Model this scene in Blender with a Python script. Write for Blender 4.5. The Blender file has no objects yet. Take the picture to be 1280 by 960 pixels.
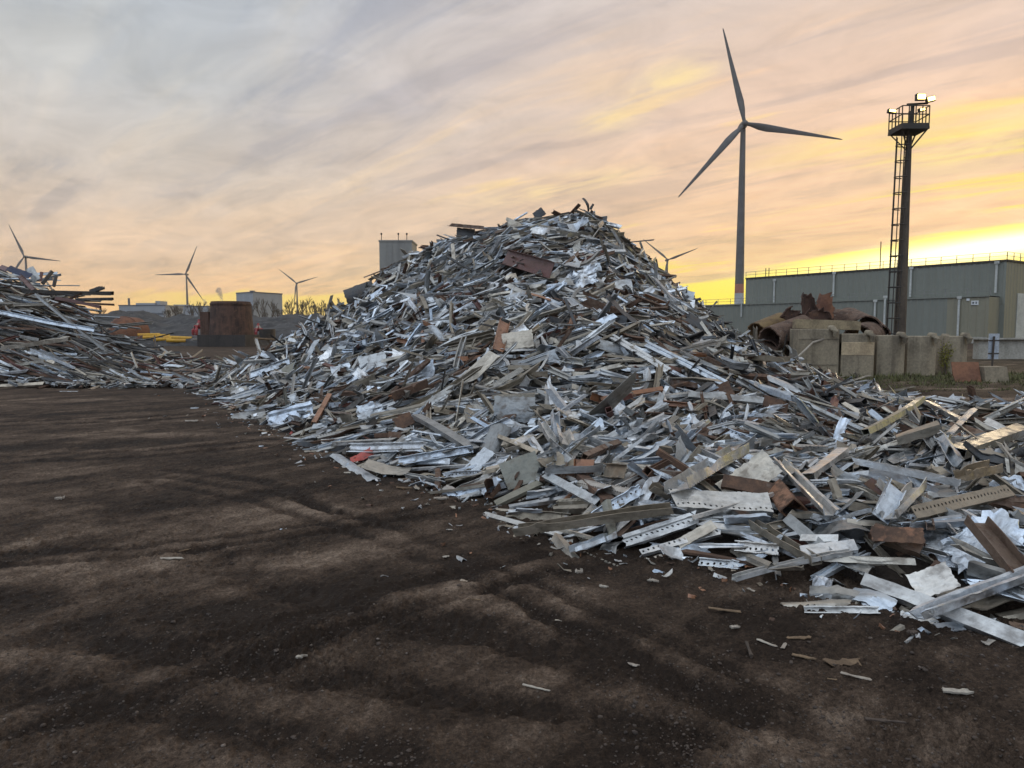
import bpy, bmesh, math, random
import numpy as np
from mathutils import Vector, Matrix
from mathutils.bvhtree import BVHTree

rng = np.random.default_rng(11)
random.seed(5)
SC = bpy.context.scene
COL = SC.collection
R = math.radians
EYE, FPX, HOR = 1.65, 900.0, 412.0
PITCH = math.atan((480 - HOR) / FPX)

# ------------------------------------------------------------------ picture <-> place
def ray(px, py):
    a = (px - 640) / FPX; b = (480 - py) / FPX
    c, s = math.cos(PITCH), math.sin(PITCH)
    return np.array([a, c + b * s, -s + b * c])
def at(px, py, Y):
    d = ray(px, py); d = d * (Y / d[1])
    return Vector((d[0], Y, EYE + d[2]))
def gnd(px, py, z=0.0):
    d = ray(px, py); k = (z - EYE) / d[2]
    return Vector((d[0] * k, d[1] * k, z))
def project(P):
    P = np.atleast_2d(np.asarray(P, float))
    c, s = math.cos(PITCH), math.sin(PITCH)
    x = P[:, 0]; y = P[:, 1]; z = P[:, 2] - EYE
    f = y * c - z * s; u = y * s + z * c
    return np.stack([640 + FPX * x / f, 480 - FPX * u / f, f], 1)

# ------------------------------------------------------------------ noise
_tab = np.random.default_rng(3).random((256, 256))
def vnoise(x, y):
    xi = np.floor(x).astype(int); yi = np.floor(y).astype(int)
    fx = x - xi; fy = y - yi
    fx = fx * fx * fx * (fx * (fx * 6 - 15) + 10); fy = fy * fy * fy * (fy * (fy * 6 - 15) + 10)
    a = _tab[xi & 255, yi & 255]; b = _tab[(xi + 1) & 255, yi & 255]
    c = _tab[xi & 255, (yi + 1) & 255]; d = _tab[(xi + 1) & 255, (yi + 1) & 255]
    return (a * (1 - fx) + b * fx) * (1 - fy) + (c * (1 - fx) + d * fx) * fy - 0.5
def fbm(x, y, octv=4, gain=0.5):
    x = np.asarray(x, float); y = np.asarray(y, float)
    s = 0; a = 1.0
    for k in range(octv):
        s = s + a * vnoise(x * 2 ** k + 17.3 * k, y * 2 ** k - 9.1 * k); a *= gain
    return s

# ------------------------------------------------------------------ object helpers
def tag(o, label=None, cat=None, group=None, kind=None):
    if label: o['label'] = label
    if cat: o['category'] = cat
    if group: o['group'] = group
    if kind: o['kind'] = kind
    return o
def empty(name, loc, label=None, cat=None, group=None, rz=0.0):
    o = bpy.data.objects.new(name, None); COL.objects.link(o)
    o.location = loc; o.rotation_euler = (0, 0, rz); o.empty_display_size = 0.2
    return tag(o, label, cat, group)
def link(name, me, parent=None, loc=None):
    o = bpy.data.objects.new(name, me); COL.objects.link(o)
    if loc is not None: o.location = loc
    if parent is not None: o.parent = parent
    return o
def np_mesh(name, V, Q, mats, mat_idx=None, uv=None, pt=None, sharp=None, n=4):
    me = bpy.data.meshes.new(name)
    V = np.ascontiguousarray(V, np.float32); Q = np.ascontiguousarray(Q, np.int32)
    me.vertices.add(len(V)); me.vertices.foreach_set('co', V.ravel())
    me.loops.add(Q.size); me.loops.foreach_set('vertex_index', Q.ravel())
    me.polygons.add(len(Q)); me.polygons.foreach_set('loop_start', np.arange(0, Q.size, n, dtype=np.int32))
    me.polygons.foreach_set('loop_total', np.full(len(Q), n, np.int32))
    for m in mats: me.materials.append(m)
    if mat_idx is not None: me.polygons.foreach_set('material_index', np.ascontiguousarray(mat_idx, np.int32))
    me.update(calc_edges=True)
    if uv is not None:
        l = me.uv_layers.new(name='uv'); l.data.foreach_set('uv', np.ascontiguousarray(uv[Q.ravel()], np.float32).ravel())
    for k, A in (pt or {}).items():
        a = me.attributes.new(k, 'FLOAT_COLOR', 'POINT'); a.data.foreach_set('color', np.ascontiguousarray(A, np.float32).ravel())
    if sharp is not None:
        me.polygons.foreach_set('use_smooth', np.ones(len(Q), bool)); me.set_sharp_from_angle(angle=sharp)
    return me

class MB:
    """collects shapes for ONE mesh object"""
    def __init__(s): s.v = []; s.f = []; s.smooth = []
    def add(s, V, F, smooth=False):
        b = len(s.v); s.v += [tuple(v) for v in V]; s.f += [[i + b for i in f] for f in F]; s.smooth += [smooth] * len(F)
        return s
    def box(s, c, size, M=None):
        hx, hy, hz = size[0] / 2, size[1] / 2, size[2] / 2
        V = [Vector((x * hx, y * hy, z * hz)) for x in (-1, 1) for y in (-1, 1) for z in (-1, 1)]
        if M is not None: V = [M @ v for v in V]
        V = [v + Vector(c) for v in V]
        return s.add(V, [(0, 1, 3, 2), (4, 6, 7, 5), (0, 4, 5, 1), (2, 3, 7, 6), (0, 2, 6, 4), (1, 5, 7, 3)])
    def tube(s, pts, rad, n=8, smooth=True, caps=True):
        pts = [Vector(p) for p in pts]
        rad = rad if isinstance(rad, (list, tuple)) else [rad] * len(pts)
        V = []; F = []
        for i, p in enumerate(pts):
            t = (pts[min(i + 1, len(pts) - 1)] - pts[max(i - 1, 0)]).normalized()
            up = Vector((0, 0, 1)) if abs(t.z) < 0.95 else Vector((1, 0, 0))
            a = t.cross(up).normalized(); b = a.cross(t)
            for k in range(n):
                w = 2 * math.pi * (k + 0.5) / n
                V.append(p + (a * math.cos(w) + b * math.sin(w)) * rad[i])
        for i in range(len(pts) - 1):
            for k in range(n):
                F.append((i * n + k, i * n + (k + 1) % n, (i + 1) * n + (k + 1) % n, (i + 1) * n + k))
        s.add(V, F, smooth)
        if caps:
            b = len(s.v) - len(V)
            s.f.append([b + k for k in range(n)][::-1]); s.smooth.append(False)
            s.f.append([b + (len(pts) - 1) * n + k for k in range(n)]); s.smooth.append(False)
        return s
    def bar(s, a, b, w, h=None):
        a = Vector(a); b = Vector(b); h = h or w
        d = b - a; L = d.length
        M = d.to_track_quat('X', 'Z').to_matrix()
        return s.box((a + b) / 2, (L, w, h), M)
    def grid(s, G, smooth=True):
        nu, nv = len(G), len(G[0])
        return s.add([p for r in G for p in r], [(i * nv + j, (i + 1) * nv + j, (i + 1) * nv + j + 1, i * nv + j + 1) for i in range(nu - 1) for j in range(nv - 1)], smooth)
    def thick(s, G, t):
        V, Q, _ = thick(np.array([[list(p) for p in r] for r in G], float), t)
        return s.add(V, Q.tolist(), True)
    def lathe(s, prof, n=32, c=(0, 0, 0), M=None, smooth=True):
        V = []; F = []
        for r, z in prof:
            for k in range(n):
                w = 2 * math.pi * k / n; v = Vector((r * math.cos(w), r * math.sin(w), z))
                if M is not None: v = M @ v
                V.append(v + Vector(c))
        for i in range(len(prof) - 1):
            for k in range(n):
                F.append((i * n + k, i * n + (k + 1) % n, (i + 1) * n + (k + 1) % n, (i + 1) * n + k))
        return s.add(V, F, smooth)
    def build(s, name, mat, parent=None, loc=None, sharp=R(40)):
        me = bpy.data.meshes.new(name)
        me.from_pydata(s.v, [], s.f); me.materials.append(mat)
        me.polygons.foreach_set('use_smooth', s.smooth)
        me.update()
        bm = bmesh.new(); bm.from_mesh(me); bmesh.ops.recalc_face_normals(bm, faces=bm.faces); bm.to_mesh(me); bm.free()
        if any(s.smooth): me.set_sharp_from_angle(angle=sharp)
        return link(name, me, parent, loc)

def thick(G, t):
    """a bent sheet of real thickness from a grid of points; returns verts, quads, per-vertex (u, v) in metres"""
    nu, nv = G.shape[:2]
    du = np.gradient(G, axis=0); dv = np.gradient(G, axis=1)
    N = np.cross(du, dv); N /= (np.linalg.norm(N, axis=2, keepdims=True) + 1e-9)
    V = np.concatenate([(G).reshape(-1, 3), (G - t * N).reshape(-1, 3)])
    i, j = np.meshgrid(np.arange(nu - 1), np.arange(nv - 1), indexing='ij')
    a = (i * nv + j).ravel(); b = a + nv; c = b + 1; d = a + 1; o = nu * nv
    Q = [np.stack([a, b, c, d], 1), np.stack([a + o, d + o, c + o, b + o], 1)]
    i = np.arange(nu - 1)
    for jj, fl in ((0, 1), (nv - 1, 0)):
        p = i * nv + jj; q = p + nv
        Q.append(np.stack([p, p + o, q + o, q], 1) if fl else np.stack([p, q, q + o, p + o], 1))
    j = np.arange(nv - 1)
    for ii, fl in ((0, 0), (nu - 1, 1)):
        p = ii * nv + j; q = p + 1
        Q.append(np.stack([p, p + o, q + o, q], 1) if fl else np.stack([p, q, q + o, p + o], 1))
    lu = np.concatenate([np.zeros((1, nv)), np.cumsum(np.linalg.norm(np.diff(G, axis=0), axis=2), 0)])
    lv = np.concatenate([np.zeros((nu, 1)), np.cumsum(np.linalg.norm(np.diff(G, axis=1), axis=2), 1)], 1)
    lv = lv - lv.max() / 2
    uv = np.stack([lu, lv], 2).reshape(-1, 2)
    return V, np.concatenate(Q), np.concatenate([uv, uv])

# ------------------------------------------------------------------ materials
class NT:
    def __init__(s, tree): s.t = tree; s.n = tree.nodes; s.l = tree.links
    def new(s, typ, **kw):
        n = s.n.new(typ)
        for k, v in kw.items(): setattr(n, k, v)
        return n
    def put(s, sock, v):
        if hasattr(v, 'is_linked') or isinstance(v, bpy.types.NodeSocket): s.l.new(v, sock)
        elif v is not None:
            if sock.type == 'RGBA' and len(v) == 3: v = (*v, 1)
            sock.default_value = v
    def m(s, op, a, b=None, c=None, clamp=False):
        n = s.new('ShaderNodeMath', operation=op); n.use_clamp = clamp
        s.put(n.inputs[0], a)
        if b is not None: s.put(n.inputs[1], b)
        if c is not None: s.put(n.inputs[2], c)
        return n.outputs[0]
    def vm(s, op, a, b=None, scale=None):
        n = s.new('ShaderNodeVectorMath', operation=op); s.put(n.inputs[0], a)
        if b is not None: s.put(n.inputs[1], b)
        if scale is not None: s.put(n.inputs['Scale'], scale)
        return n.outputs['Value'] if op in ('DOT_PRODUCT', 'LENGTH') else n.outputs[0]
    def mix(s, f, a, b, mode='MIX'):
        n = s.new('ShaderNodeMix', data_type='RGBA', blend_type=mode); n.clamp_factor = True
        s.put(n.inputs[0], f); s.put(n.inputs[6], a); s.put(n.inputs[7], b)
        return n.outputs[2]
    def ramp(s, f, stops, interp='LINEAR'):
        n = s.new('ShaderNodeValToRGB'); s.put(n.inputs[0], f)
        e = n.color_ramp.elements; n.color_ramp.interpolation = interp
        while len(e) < len(stops): e.new(0.5)
        for el, (p, c) in zip(e, stops):
            el.position = p
            el.color = (c, c, c, 1) if isinstance(c, (int, float)) else (*c, 1)
        return n.outputs[0]
    def noise(s, vec, scale, detail=4, rough=0.55, dist=0.0, col=False):
        n = s.new('ShaderNodeTexNoise'); s.put(n.inputs['Vector'], vec)
        for k, v in (('Scale', scale), ('Detail', detail), ('Roughness', rough), ('Distortion', dist)): n.inputs[k].default_value = v
        return n.outputs['Color' if col else 'Fac']
    def smooth(s, x, a, b):
        n = s.new('ShaderNodeMapRange', interpolation_type='SMOOTHSTEP'); s.put(n.inputs[0], x)
        s.put(n.inputs[1], a); s.put(n.inputs[2], b)
        return n.outputs[0]
    def sep(s, v):
        n = s.new('ShaderNodeSeparateXYZ'); s.put(n.inputs[0], v); return n.outputs
    def comb(s, x, y, z):
        n = s.new('ShaderNodeCombineXYZ')
        for i, v in enumerate((x, y, z)): s.put(n.inputs[i], v)
        return n.outputs[0]

def mat(name):
    m = bpy.data.materials.new(name); m.use_nodes = True
    nt = NT(m.node_tree); b = m.node_tree.nodes['Principled BSDF']
    return m, nt, b
def pos(nt): return nt.new('ShaderNodeNewGeometry').outputs['Position']
def bump(nt, b, h, strength=0.3, dist=0.01):
    n = nt.new('ShaderNodeBump'); n.inputs['Strength'].default_value = strength; n.inputs['Distance'].default_value = dist
    nt.put(n.inputs['Height'], h); nt.l.new(n.outputs[0], b.inputs['Normal'])

def weathered(name, base, worn, scale=1.0, rough=0.8, metal=0.0, streak=0.0, bstr=0.2, lo=0.42, hi=0.62, third=None, grain=.27):
    """base colour with irregular worn patches and fine grain"""
    m, nt, b = mat(name); p = pos(nt)
    n1 = nt.noise(p, scale, 6, 0.62, 0.4)
    if streak:
        s = nt.sep(p); q = nt.comb(nt.m('MULTIPLY', s[0], 3.0 * scale), nt.m('MULTIPLY', s[1], 3.0 * scale), nt.m('MULTIPLY', s[2], 0.25 * scale))
        n2 = nt.noise(q, 1.0, 5, 0.6); n1 = nt.m('ADD', nt.m('MULTIPLY', n1, 1 - streak), nt.m('MULTIPLY', n2, streak))
    c = nt.mix(nt.smooth(n1, lo, hi), base, worn)
    if third: c = nt.mix(nt.smooth(nt.noise(p, scale * 3.1, 6, 0.7), 0.56, 0.66), c, third)
    g = nt.noise(p, scale * 14, 4, 0.6)
    c = nt.mix(1.0, c, nt.ramp(g, [(0.25, 1 - grain), (0.75, 1 + grain * .9)]), 'MULTIPLY')
    nt.put(b.inputs['Base Color'], c); b.inputs['Roughness'].default_value = rough; b.inputs['Metallic'].default_value = metal
    bump(nt, b, g, bstr, 0.02)
    return m

def scrap_material():
    m, nt, b = mat('scrap_metal')
    p = pos(nt)
    tint = nt.new('ShaderNodeAttribute', attribute_name='tint').outputs['Color']
    sf = nt.sep(nt.new('ShaderNodeAttribute', attribute_name='surf').outputs['Vector'])
    rust, metal, perf = sf[0], sf[1], sf[2]
    n1 = nt.noise(p, 4.5, 6, 0.65, 0.3); n2 = nt.noise(p, 16, 5, 0.6); n3 = nt.noise(p, 70, 3, 0.6)
    uvn = nt.new('ShaderNodeUVMap', uv_map='uv').outputs[0]; us = nt.sep(uvn)
    off = nt.m('MULTIPLY', nt.m('FRACT', nt.m('MULTIPLY', nt.m('ADD', rust, nt.sep(tint)[0]), 97.0)), 40.0)
    st = nt.noise(nt.comb(nt.m('ADD', nt.m('MULTIPLY', us[0], 4.0), off), nt.m('MULTIPLY', us[1], 22.0), off), 1.0, 5, .65)
    c = nt.mix(1.0, tint, nt.ramp(n2, [(0.2, 0.62), (0.5, 1.0), (0.8, 1.25)]), 'MULTIPLY'); c = nt.mix(1.0, c, nt.ramp(st, [(0.28, 0.72), (0.5, 1.0), (0.72, 1.1)]), 'MULTIPLY')
    dirt = nt.smooth(nt.m('ADD', nt.m('MULTIPLY', n1, .62), nt.m('ADD', nt.m('MULTIPLY', n2, 0.4), nt.m('MULTIPLY', st, .38))), 0.66, 0.86)
    c = nt.mix(nt.m('MULTIPLY', dirt, 0.62), c, (0.135, 0.10, 0.07))
    thr = nt.m('SUBTRACT', 0.92, nt.m('MULTIPLY', rust, 0.75))
    rm = nt.smooth(nt.m('ADD', nt.m('MULTIPLY', n1, 0.6), nt.m('MULTIPLY', n2, 0.45)), thr, nt.m('ADD', thr, 0.14))
    rc = nt.ramp(nt.noise(p, 9, 6, 0.7), [(0.25, (0.042, 0.025, 0.017)), (0.5, (0.10, 0.056, 0.035)), (0.75, (0.20, 0.105, 0.058))])
    c = nt.mix(rm, c, rc)
    nt.put(b.inputs['Base Color'], c)
    clean = nt.m('MULTIPLY', nt.m('SUBTRACT', 1.0, rm), nt.m('SUBTRACT', 1.0, nt.m('MULTIPLY', dirt, 0.8)))
    nt.put(b.inputs['Metallic'], nt.m('MULTIPLY', metal, clean))
    nt.put(b.inputs['Roughness'], nt.m('ADD', nt.m('SUBTRACT', 0.85, nt.m('MULTIPLY', clean, 0.52)), nt.m('MULTIPLY', nt.m('SUBTRACT', n3, 0.5), 0.25)))
    bump(nt, b, nt.m('ADD', nt.m('ADD', nt.m('MULTIPLY', n1, 2.2), nt.m('MULTIPLY', n2, 0.5)), nt.m('MULTIPLY', n3, 0.12)), 0.35, 0.02)
    # punched holes, laid out along the piece itself (uv in metres)
    uv = nt.sep(nt.new('ShaderNodeUVMap', uv_map='uv').outputs[0])
    pitch = 0.042
    du = nt.m('MULTIPLY', nt.m('SUBTRACT', nt.m('FRACT', nt.m('DIVIDE', uv[0], pitch)), 0.5), pitch)
    dv = nt.m('SUBTRACT', nt.m('ABSOLUTE', uv[1]), perf)
    rr = nt.m('SQRT', nt.m('ADD', nt.m('MULTIPLY', du, du), nt.m('MULTIPLY', dv, dv)))
    hole = nt.m('MULTIPLY', nt.m('LESS_THAN', rr, 0.0082), nt.m('GREATER_THAN', perf, 0.0005))
    tr = nt.new('ShaderNodeBsdfTransparent'); mx = nt.new('ShaderNodeMixShader')
    nt.put(mx.inputs[0], hole); nt.l.new(b.outputs[0], mx.inputs[1]); nt.l.new(tr.outputs[0], mx.inputs[2])
    out = nt.n['Material Output']; nt.l.new(mx.outputs[0], out.inputs['Surface'])
    return m

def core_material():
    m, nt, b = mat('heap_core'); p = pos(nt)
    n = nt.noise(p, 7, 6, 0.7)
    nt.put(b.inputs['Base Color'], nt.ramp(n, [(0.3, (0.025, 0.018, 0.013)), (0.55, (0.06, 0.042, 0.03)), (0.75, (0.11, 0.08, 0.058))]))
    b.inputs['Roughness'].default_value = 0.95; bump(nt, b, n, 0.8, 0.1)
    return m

def ground_material():
    m, nt, b = mat('trampled_soil'); p = pos(nt)
    a = nt.sep(nt.new('ShaderNodeAttribute', attribute_name='soil').outputs['Vector'])
    dry, green = a[0], a[1]
    n1 = nt.noise(p, 1.1, 6, 0.65, 0.6); n2 = nt.noise(p, 7, 7, 0.75); n3 = nt.noise(p, 38, 4, 0.75); n4 = nt.noise(p, 130, 3, 0.7)
    f = nt.m('ADD', dry, nt.m('MULTIPLY', nt.m('SUBTRACT', n1, 0.5), 0.45))
    f = nt.m('ADD', f, nt.m('MULTIPLY', nt.m('SUBTRACT', n2, 0.5), 0.7))
    f = nt.m('ADD', f, nt.m('MULTIPLY', nt.m('SUBTRACT', n3, 0.5), 0.45))
    c = nt.ramp(f, [(0.05, (0.0225, 0.0145, 0.0098)), (0.4, (0.060, 0.0405, 0.0280)), (0.68, (0.118, 0.083, 0.059)), (1.0, (0.22, 0.162, 0.118))])
    c = nt.mix(1.0, c, nt.ramp(n3, [(0.32, 0.62), (0.5, 1.0), (0.68, 1.4)]), 'MULTIPLY')
    c = nt.mix(1.0, c, nt.ramp(n4, [(0.32, 0.68), (0.5, 1.0), (0.68, 1.4)]), 'MULTIPLY')
    # small pale and rusty grit
    v = nt.new('ShaderNodeTexVoronoi'); nt.put(v.inputs['Vector'], p); v.inputs['Scale'].default_value = 42
    spot = nt.m('MULTIPLY', nt.m('LESS_THAN', v.outputs['Distance'], 0.22), nt.m('GREATER_THAN', nt.sep(v.outputs['Color'])[0], 0.80))
    c = nt.mix(nt.m('MULTIPLY', spot, 0.55), c, nt.mix(nt.sep(v.outputs['Color'])[1], (0.10, 0.075, 0.055), (0.17, 0.15, 0.13)))
    c = nt.mix(nt.m('MULTIPLY', green, nt.smooth(n2, 0.42, 0.6)), c, (0.055, 0.062, 0.024))
    nt.put(b.inputs['Base Color'], c)
    nt.put(b.inputs['Roughness'], nt.m('ADD', 0.72, nt.m('MULTIPLY', f, 0.25), clamp=True))
    b.inputs['Specular IOR Level'].default_value = 0.12
    h = nt.m('ADD', nt.m('MULTIPLY', n2, 0.35), nt.m('ADD', nt.m('MULTIPLY', n3, 0.5), nt.m('MULTIPLY', n4, 0.4)))
    bump(nt, b, h, 0.55, 0.045)
    return m

M = {}
def build_materials():
    M['scrap'] = scrap_material(); M['core'] = core_material(); M['soil'] = ground_material()
    M['rust'] = weathered('rusted_plate', (0.115, 0.062, 0.042), (0.048, 0.029, 0.022), 1.2, 0.9, streak=0.5, bstr=0.4, third=(0.16, 0.085, 0.05))
    M['rust_orange'] = weathered('orange_rust', (0.24, 0.11, 0.06), (0.13, 0.06, 0.038), 0.8, 0.9, bstr=0.3)
    M['pipe_rust'] = weathered('dusty_rusted_pipe', (0.15, 0.092, 0.062), (0.075, 0.044, 0.031), 3.5, 0.9, bstr=0.3, third=(0.24, 0.2, 0.16))
    M['pipe_ochre'] = weathered('ochre_pipe', (0.22, 0.145, 0.065), (0.11, 0.065, 0.04), 1.4, 0.85)
    M['concrete'] = weathered('stained_concrete', (0.32, 0.262, 0.18), (0.155, 0.125, 0.088), 0.9, 0.95, streak=0.55, bstr=0.35)
    M['concrete_pale'] = weathered('pale_concrete', (0.42, 0.39, 0.33), (0.30, 0.28, 0.23), 0.6, 0.95, streak=0.4)
    M['plaster_band'] = weathered('tan_plaster', (0.52, 0.40, 0.25), (0.40, 0.30, 0.19), 1.2, 0.95, streak=0.3)
    M['timber'] = weathered('grey_timber', (0.34, 0.265, 0.16), (0.2, 0.155, 0.095), 1.6, 0.9, bstr=0.4)
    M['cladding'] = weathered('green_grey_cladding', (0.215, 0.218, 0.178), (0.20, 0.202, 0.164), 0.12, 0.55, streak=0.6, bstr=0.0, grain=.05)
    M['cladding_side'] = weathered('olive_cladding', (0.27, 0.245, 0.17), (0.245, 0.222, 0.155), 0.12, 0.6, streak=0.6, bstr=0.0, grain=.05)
    M['downpipe'] = weathered('pale_downpipe', (0.55, 0.55, 0.5), (0.45, 0.45, 0.41), 0.5, 0.6)
    M['white_plate'] = weathered('white_plate', (0.75, 0.75, 0.72), (0.62, 0.62, 0.6), 2, 0.6)
    M['dark_ink'] = weathered('dark_lettering', (0.04, 0.045, 0.05), (0.05, 0.05, 0.055), 2, 0.7)
    M['dark_steel'] = weathered('dark_steel', (0.05, 0.043, 0.036), (0.075, 0.055, 0.04), 1.0, 0.7, metal=0.2)
    M['mast'] = weathered('weathered_mast', (0.115, 0.088, 0.062), (0.07, 0.052, 0.038), 0.8, 0.85, streak=0.4)
    M['rail'] = weathered('galvanised_rail', (0.28, 0.27, 0.25), (0.2, 0.19, 0.17), 1, 0.6, metal=0.4)
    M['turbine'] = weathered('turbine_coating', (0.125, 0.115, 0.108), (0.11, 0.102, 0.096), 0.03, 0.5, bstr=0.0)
    M['turbine_glare'] = weathered('turbine_base_glare', (0.45, 0.44, 0.42), (0.40, 0.39, 0.38), 0.03, 0.5, bstr=0.0)  # glare over the lower tower, painted in as a lighter colour
    M['turbine_red'] = weathered('red_band', (0.42, 0.16, 0.10), (0.36, 0.14, 0.09), 0.1, 0.5, bstr=0.0)
    M['factory'] = weathered('factory_wall', (0.36, 0.37, 0.38), (0.29, 0.30, 0.31), 0.05, 0.8, streak=0.4, bstr=0.0, grain=.05)
    M['factory_dark'] = weathered('factory_window', (0.10, 0.11, 0.13), (0.14, 0.15, 0.16), 0.05, 0.5, bstr=0.02)
    M['silo'] = weathered('grey_panel_tower', (0.30, 0.29, 0.26), (0.24, 0.23, 0.21), 0.15, 0.8, streak=0.6, grain=.06)
    M['yellow'] = weathered('yellow_coating', (0.66, 0.36, 0.025), (0.55, 0.28, 0.03), 0.8, 0.5)
    M['red'] = weathered('red_paint', (0.38, 0.05, 0.05), (0.24, 0.045, 0.04), 1.4, 0.55)
    M['bank'] = weathered('dark_earth_bank', (0.07, 0.065, 0.062), (0.035, 0.033, 0.032), 0.35, 0.95, bstr=0.6, third=(0.11, 0.105, 0.1))
    M['base'] = weathered('sooty_concrete', (0.062, 0.052, 0.045), (0.038, 0.033, 0.029), 0.6, 0.95, streak=0.5)
    M['bark'] = weathered('bare_bark', (0.12, 0.09, 0.062), (0.09, 0.07, 0.05), 0.5, 0.95)
    M['stone'] = weathered('grit_stone', (0.085, 0.062, 0.047), (0.045, 0.033, 0.026), 5, 0.95, third=(0.19, 0.15, 0.12))
    M['wood'] = weathered('splintered_wood', (0.21, 0.14, 0.08), (0.13, 0.085, 0.05), 6, 0.9)
    M['pale_chip'] = weathered('pale_chip', (0.42, 0.37, 0.30), (0.3, 0.25, 0.2), 6, 0.85)
    M['sign_back'] = weathered('blue_grey_sign_back', (0.48, 0.52, 0.56), (0.4, 0.44, 0.48), 1, 0.5, metal=0.3)
    m, nt, b = mat('weed_leaf'); n = nt.noise(pos(nt), 3, 3)
    nt.put(b.inputs['Base Color'], nt.ramp(n, [(0.35, (0.075, 0.075, 0.028)), (0.6, (0.13, 0.125, 0.04))])); b.inputs['Roughness'].default_value = 0.8; M['weed'] = m
    m, nt, b = mat('yellow_green_leaf'); n = nt.noise(pos(nt), 5, 3)
    nt.put(b.inputs['Base Color'], nt.ramp(n, [(0.35, (0.13, 0.13, 0.02)), (0.6, (0.27, 0.25, 0.03))])); b.inputs['Roughness'].default_value = 0.8; M['bush'] = m
    m, nt, b = mat('lit_floodlight'); b.inputs['Emission Color'].default_value = (1, 0.80, 0.24, 1); b.inputs['Emission Strength'].default_value = 7; M['lamp'] = m
    m, nt, b = mat('steam'); nt.n.remove(b); v = nt.new('ShaderNodeVolumePrincipled'); v.inputs['Density'].default_value = 0.25; v.inputs['Color'].default_value = (0.55, 0.55, 0.58, 1)
    nt.l.new(v.outputs[0], nt.n['Material Output'].inputs['Volume']); M['steam'] = m
build_materials()

# ------------------------------------------------------------------ the scrap heap: its surface
FOOT = np.array([(-9.7, 22.3), (-8.0, 18.9), (-6.4, 16.2), (-4.9, 13.4), (-3.3, 10.9), (-2.35, 9.4), (-1.2, 8.0), (-0.2, 6.7), (0.25, 5.75), (0.75, 5.25),
                 (1.6, 5.0), (1.75, 4.45), (2.7, 4.05), (3.6, 3.8), (5.5, 3.9), (8, 5.0), (11, 7.5), (11.6, 10.5), (10.2, 13.0), (8.5, 15.4), (7.9, 18.3), (7.9, 24), (5, 28.5), (0, 30), (-5, 29), (-9, 26)])
def foot_dist(x, y):
    """signed distance to the heap's outline on the ground, positive inside"""
    x = np.asarray(x, float); y = np.asarray(y, float)
    best = np.full(x.shape, 1e9); ins = np.zeros(x.shape, bool)
    for (ax, ay), (bx, by) in zip(FOOT, np.roll(FOOT, -1, 0)):
        dx, dy = bx - ax, by - ay
        t = np.clip(((x - ax) * dx + (y - ay) * dy) / (dx * dx + dy * dy), 0, 1)
        best = np.minimum(best, np.hypot(x - ax - t * dx, y - ay - t * dy))
        c = ((ay > y) != (by > y)) & (x < (bx - ax) * (y - ay) / (by - ay + 1e-12) + ax)
        ins ^= c
    return np.where(ins, best, -best)
RX = np.array([-10.5, -9.5, -8.7, -6.9, -5.6, -4.4, -3.6, -1.8, 0.44, 2.1, 3.6, 4.9, 6.7, 8.2, 9.2])
RZ = np.array([0.0, 0.1, 0.35, 1.15, 1.85, 2.45, 3.2, 4.15, 4.66, 4.72, 3.62, 2.38, 0.95, 0.2, 0.0])
FX = np.array([-9.7, -8.0, -4.9, -2.35, -0.2, 0.75, 2.7, 5.5, 9.2])
FY = np.array([22.0, 18.9, 13.4, 9.4, 7.0, 6.2, 6.0, 6.5, 8.5])
def heap(x, y):
    x = np.asarray(x, float); y = np.asarray(y, float)
    d = foot_dist(x, y)
    zr = np.interp(x, RX, RZ); yr = 20 + 0.22 * np.maximum(0, -x)
    yf = np.interp(x, FX, FY)
    t = np.clip((y - yf) / np.maximum(yr - yf, 0.5), 0, 1)
    g = 0.35 * t + 0.65 * t ** 1.7
    tb = np.clip((yr + 8.0 - y) / 8.0, 0, 1)
    main = zr * np.where(y < yr, g, tb ** 1.1)
    skirt = np.interp(y, [9, 12, 14], [.42, .26, .14]) * (1 - np.exp(-np.maximum(d, 0) / 0.8)) * (0.75 + 0.9 * fbm(x * 0.7, y * 0.7, 3))
    lump = 0.28 * fbm(x * 0.55 + 40, y * 0.55, 3) * np.clip(main, 0, 1)
    h = np.sqrt(main ** 2 + np.maximum(skirt, 0.0) ** 2) + lump
    return np.where(d > 0, h, 0.0)
# the pile of long bars on the left
LX = np.array([-30, -19, -18.1, -16.4, -15.5, -15, -13.2, -11.3, -9.5, -8.4]); LZ = np.array([3.8, 3.7, 3.5, 2.95, 2.2, 1.65, 0.8, 0.42, 0.25, 0.0])
def bars(x, y):
    x = np.asarray(x, float); y = np.asarray(y, float)
    zr = np.interp(x, LX, LZ); yr = 25.5; yf = 20.4 + 0.05 * (x + 9)
    t = np.clip((y - yf) / (yr - yf), 0, 1); tb = np.clip((yr + 5 - y) / 5, 0, 1)
    return np.maximum(zr * np.where(y < yr, t ** 0.85, tb), 0)
def surface(x, y): return np.maximum(heap(x, y), bars(x, y))
def normal_of(fn, x, y, e=0.25):
    gx = (fn(x + e, y) - fn(x - e, y)) / (2 * e); gy = (fn(x, y + e) - fn(x, y - e)) / (2 * e)
    n = np.stack([-gx, -gy, np.ones_like(gx)], -1)
    return n / np.linalg.norm(n, axis=-1, keepdims=True)
def hit(px, py, lift=0.0):
    """the point of the heap (or of the ground) seen at a place in the photograph"""
    d = ray(px, py)
    for lo, hi, n in ((2.0, 40.0, 1500),):
        k = np.linspace(lo, hi, n); P = np.array([0, 0, EYE]) + k[:, None] * d
        w = np.nonzero(P[:, 2] < surface(P[:, 0], P[:, 1]) + lift)[0]
        if len(w): return P[w[0]]
    return P[-1]

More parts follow.
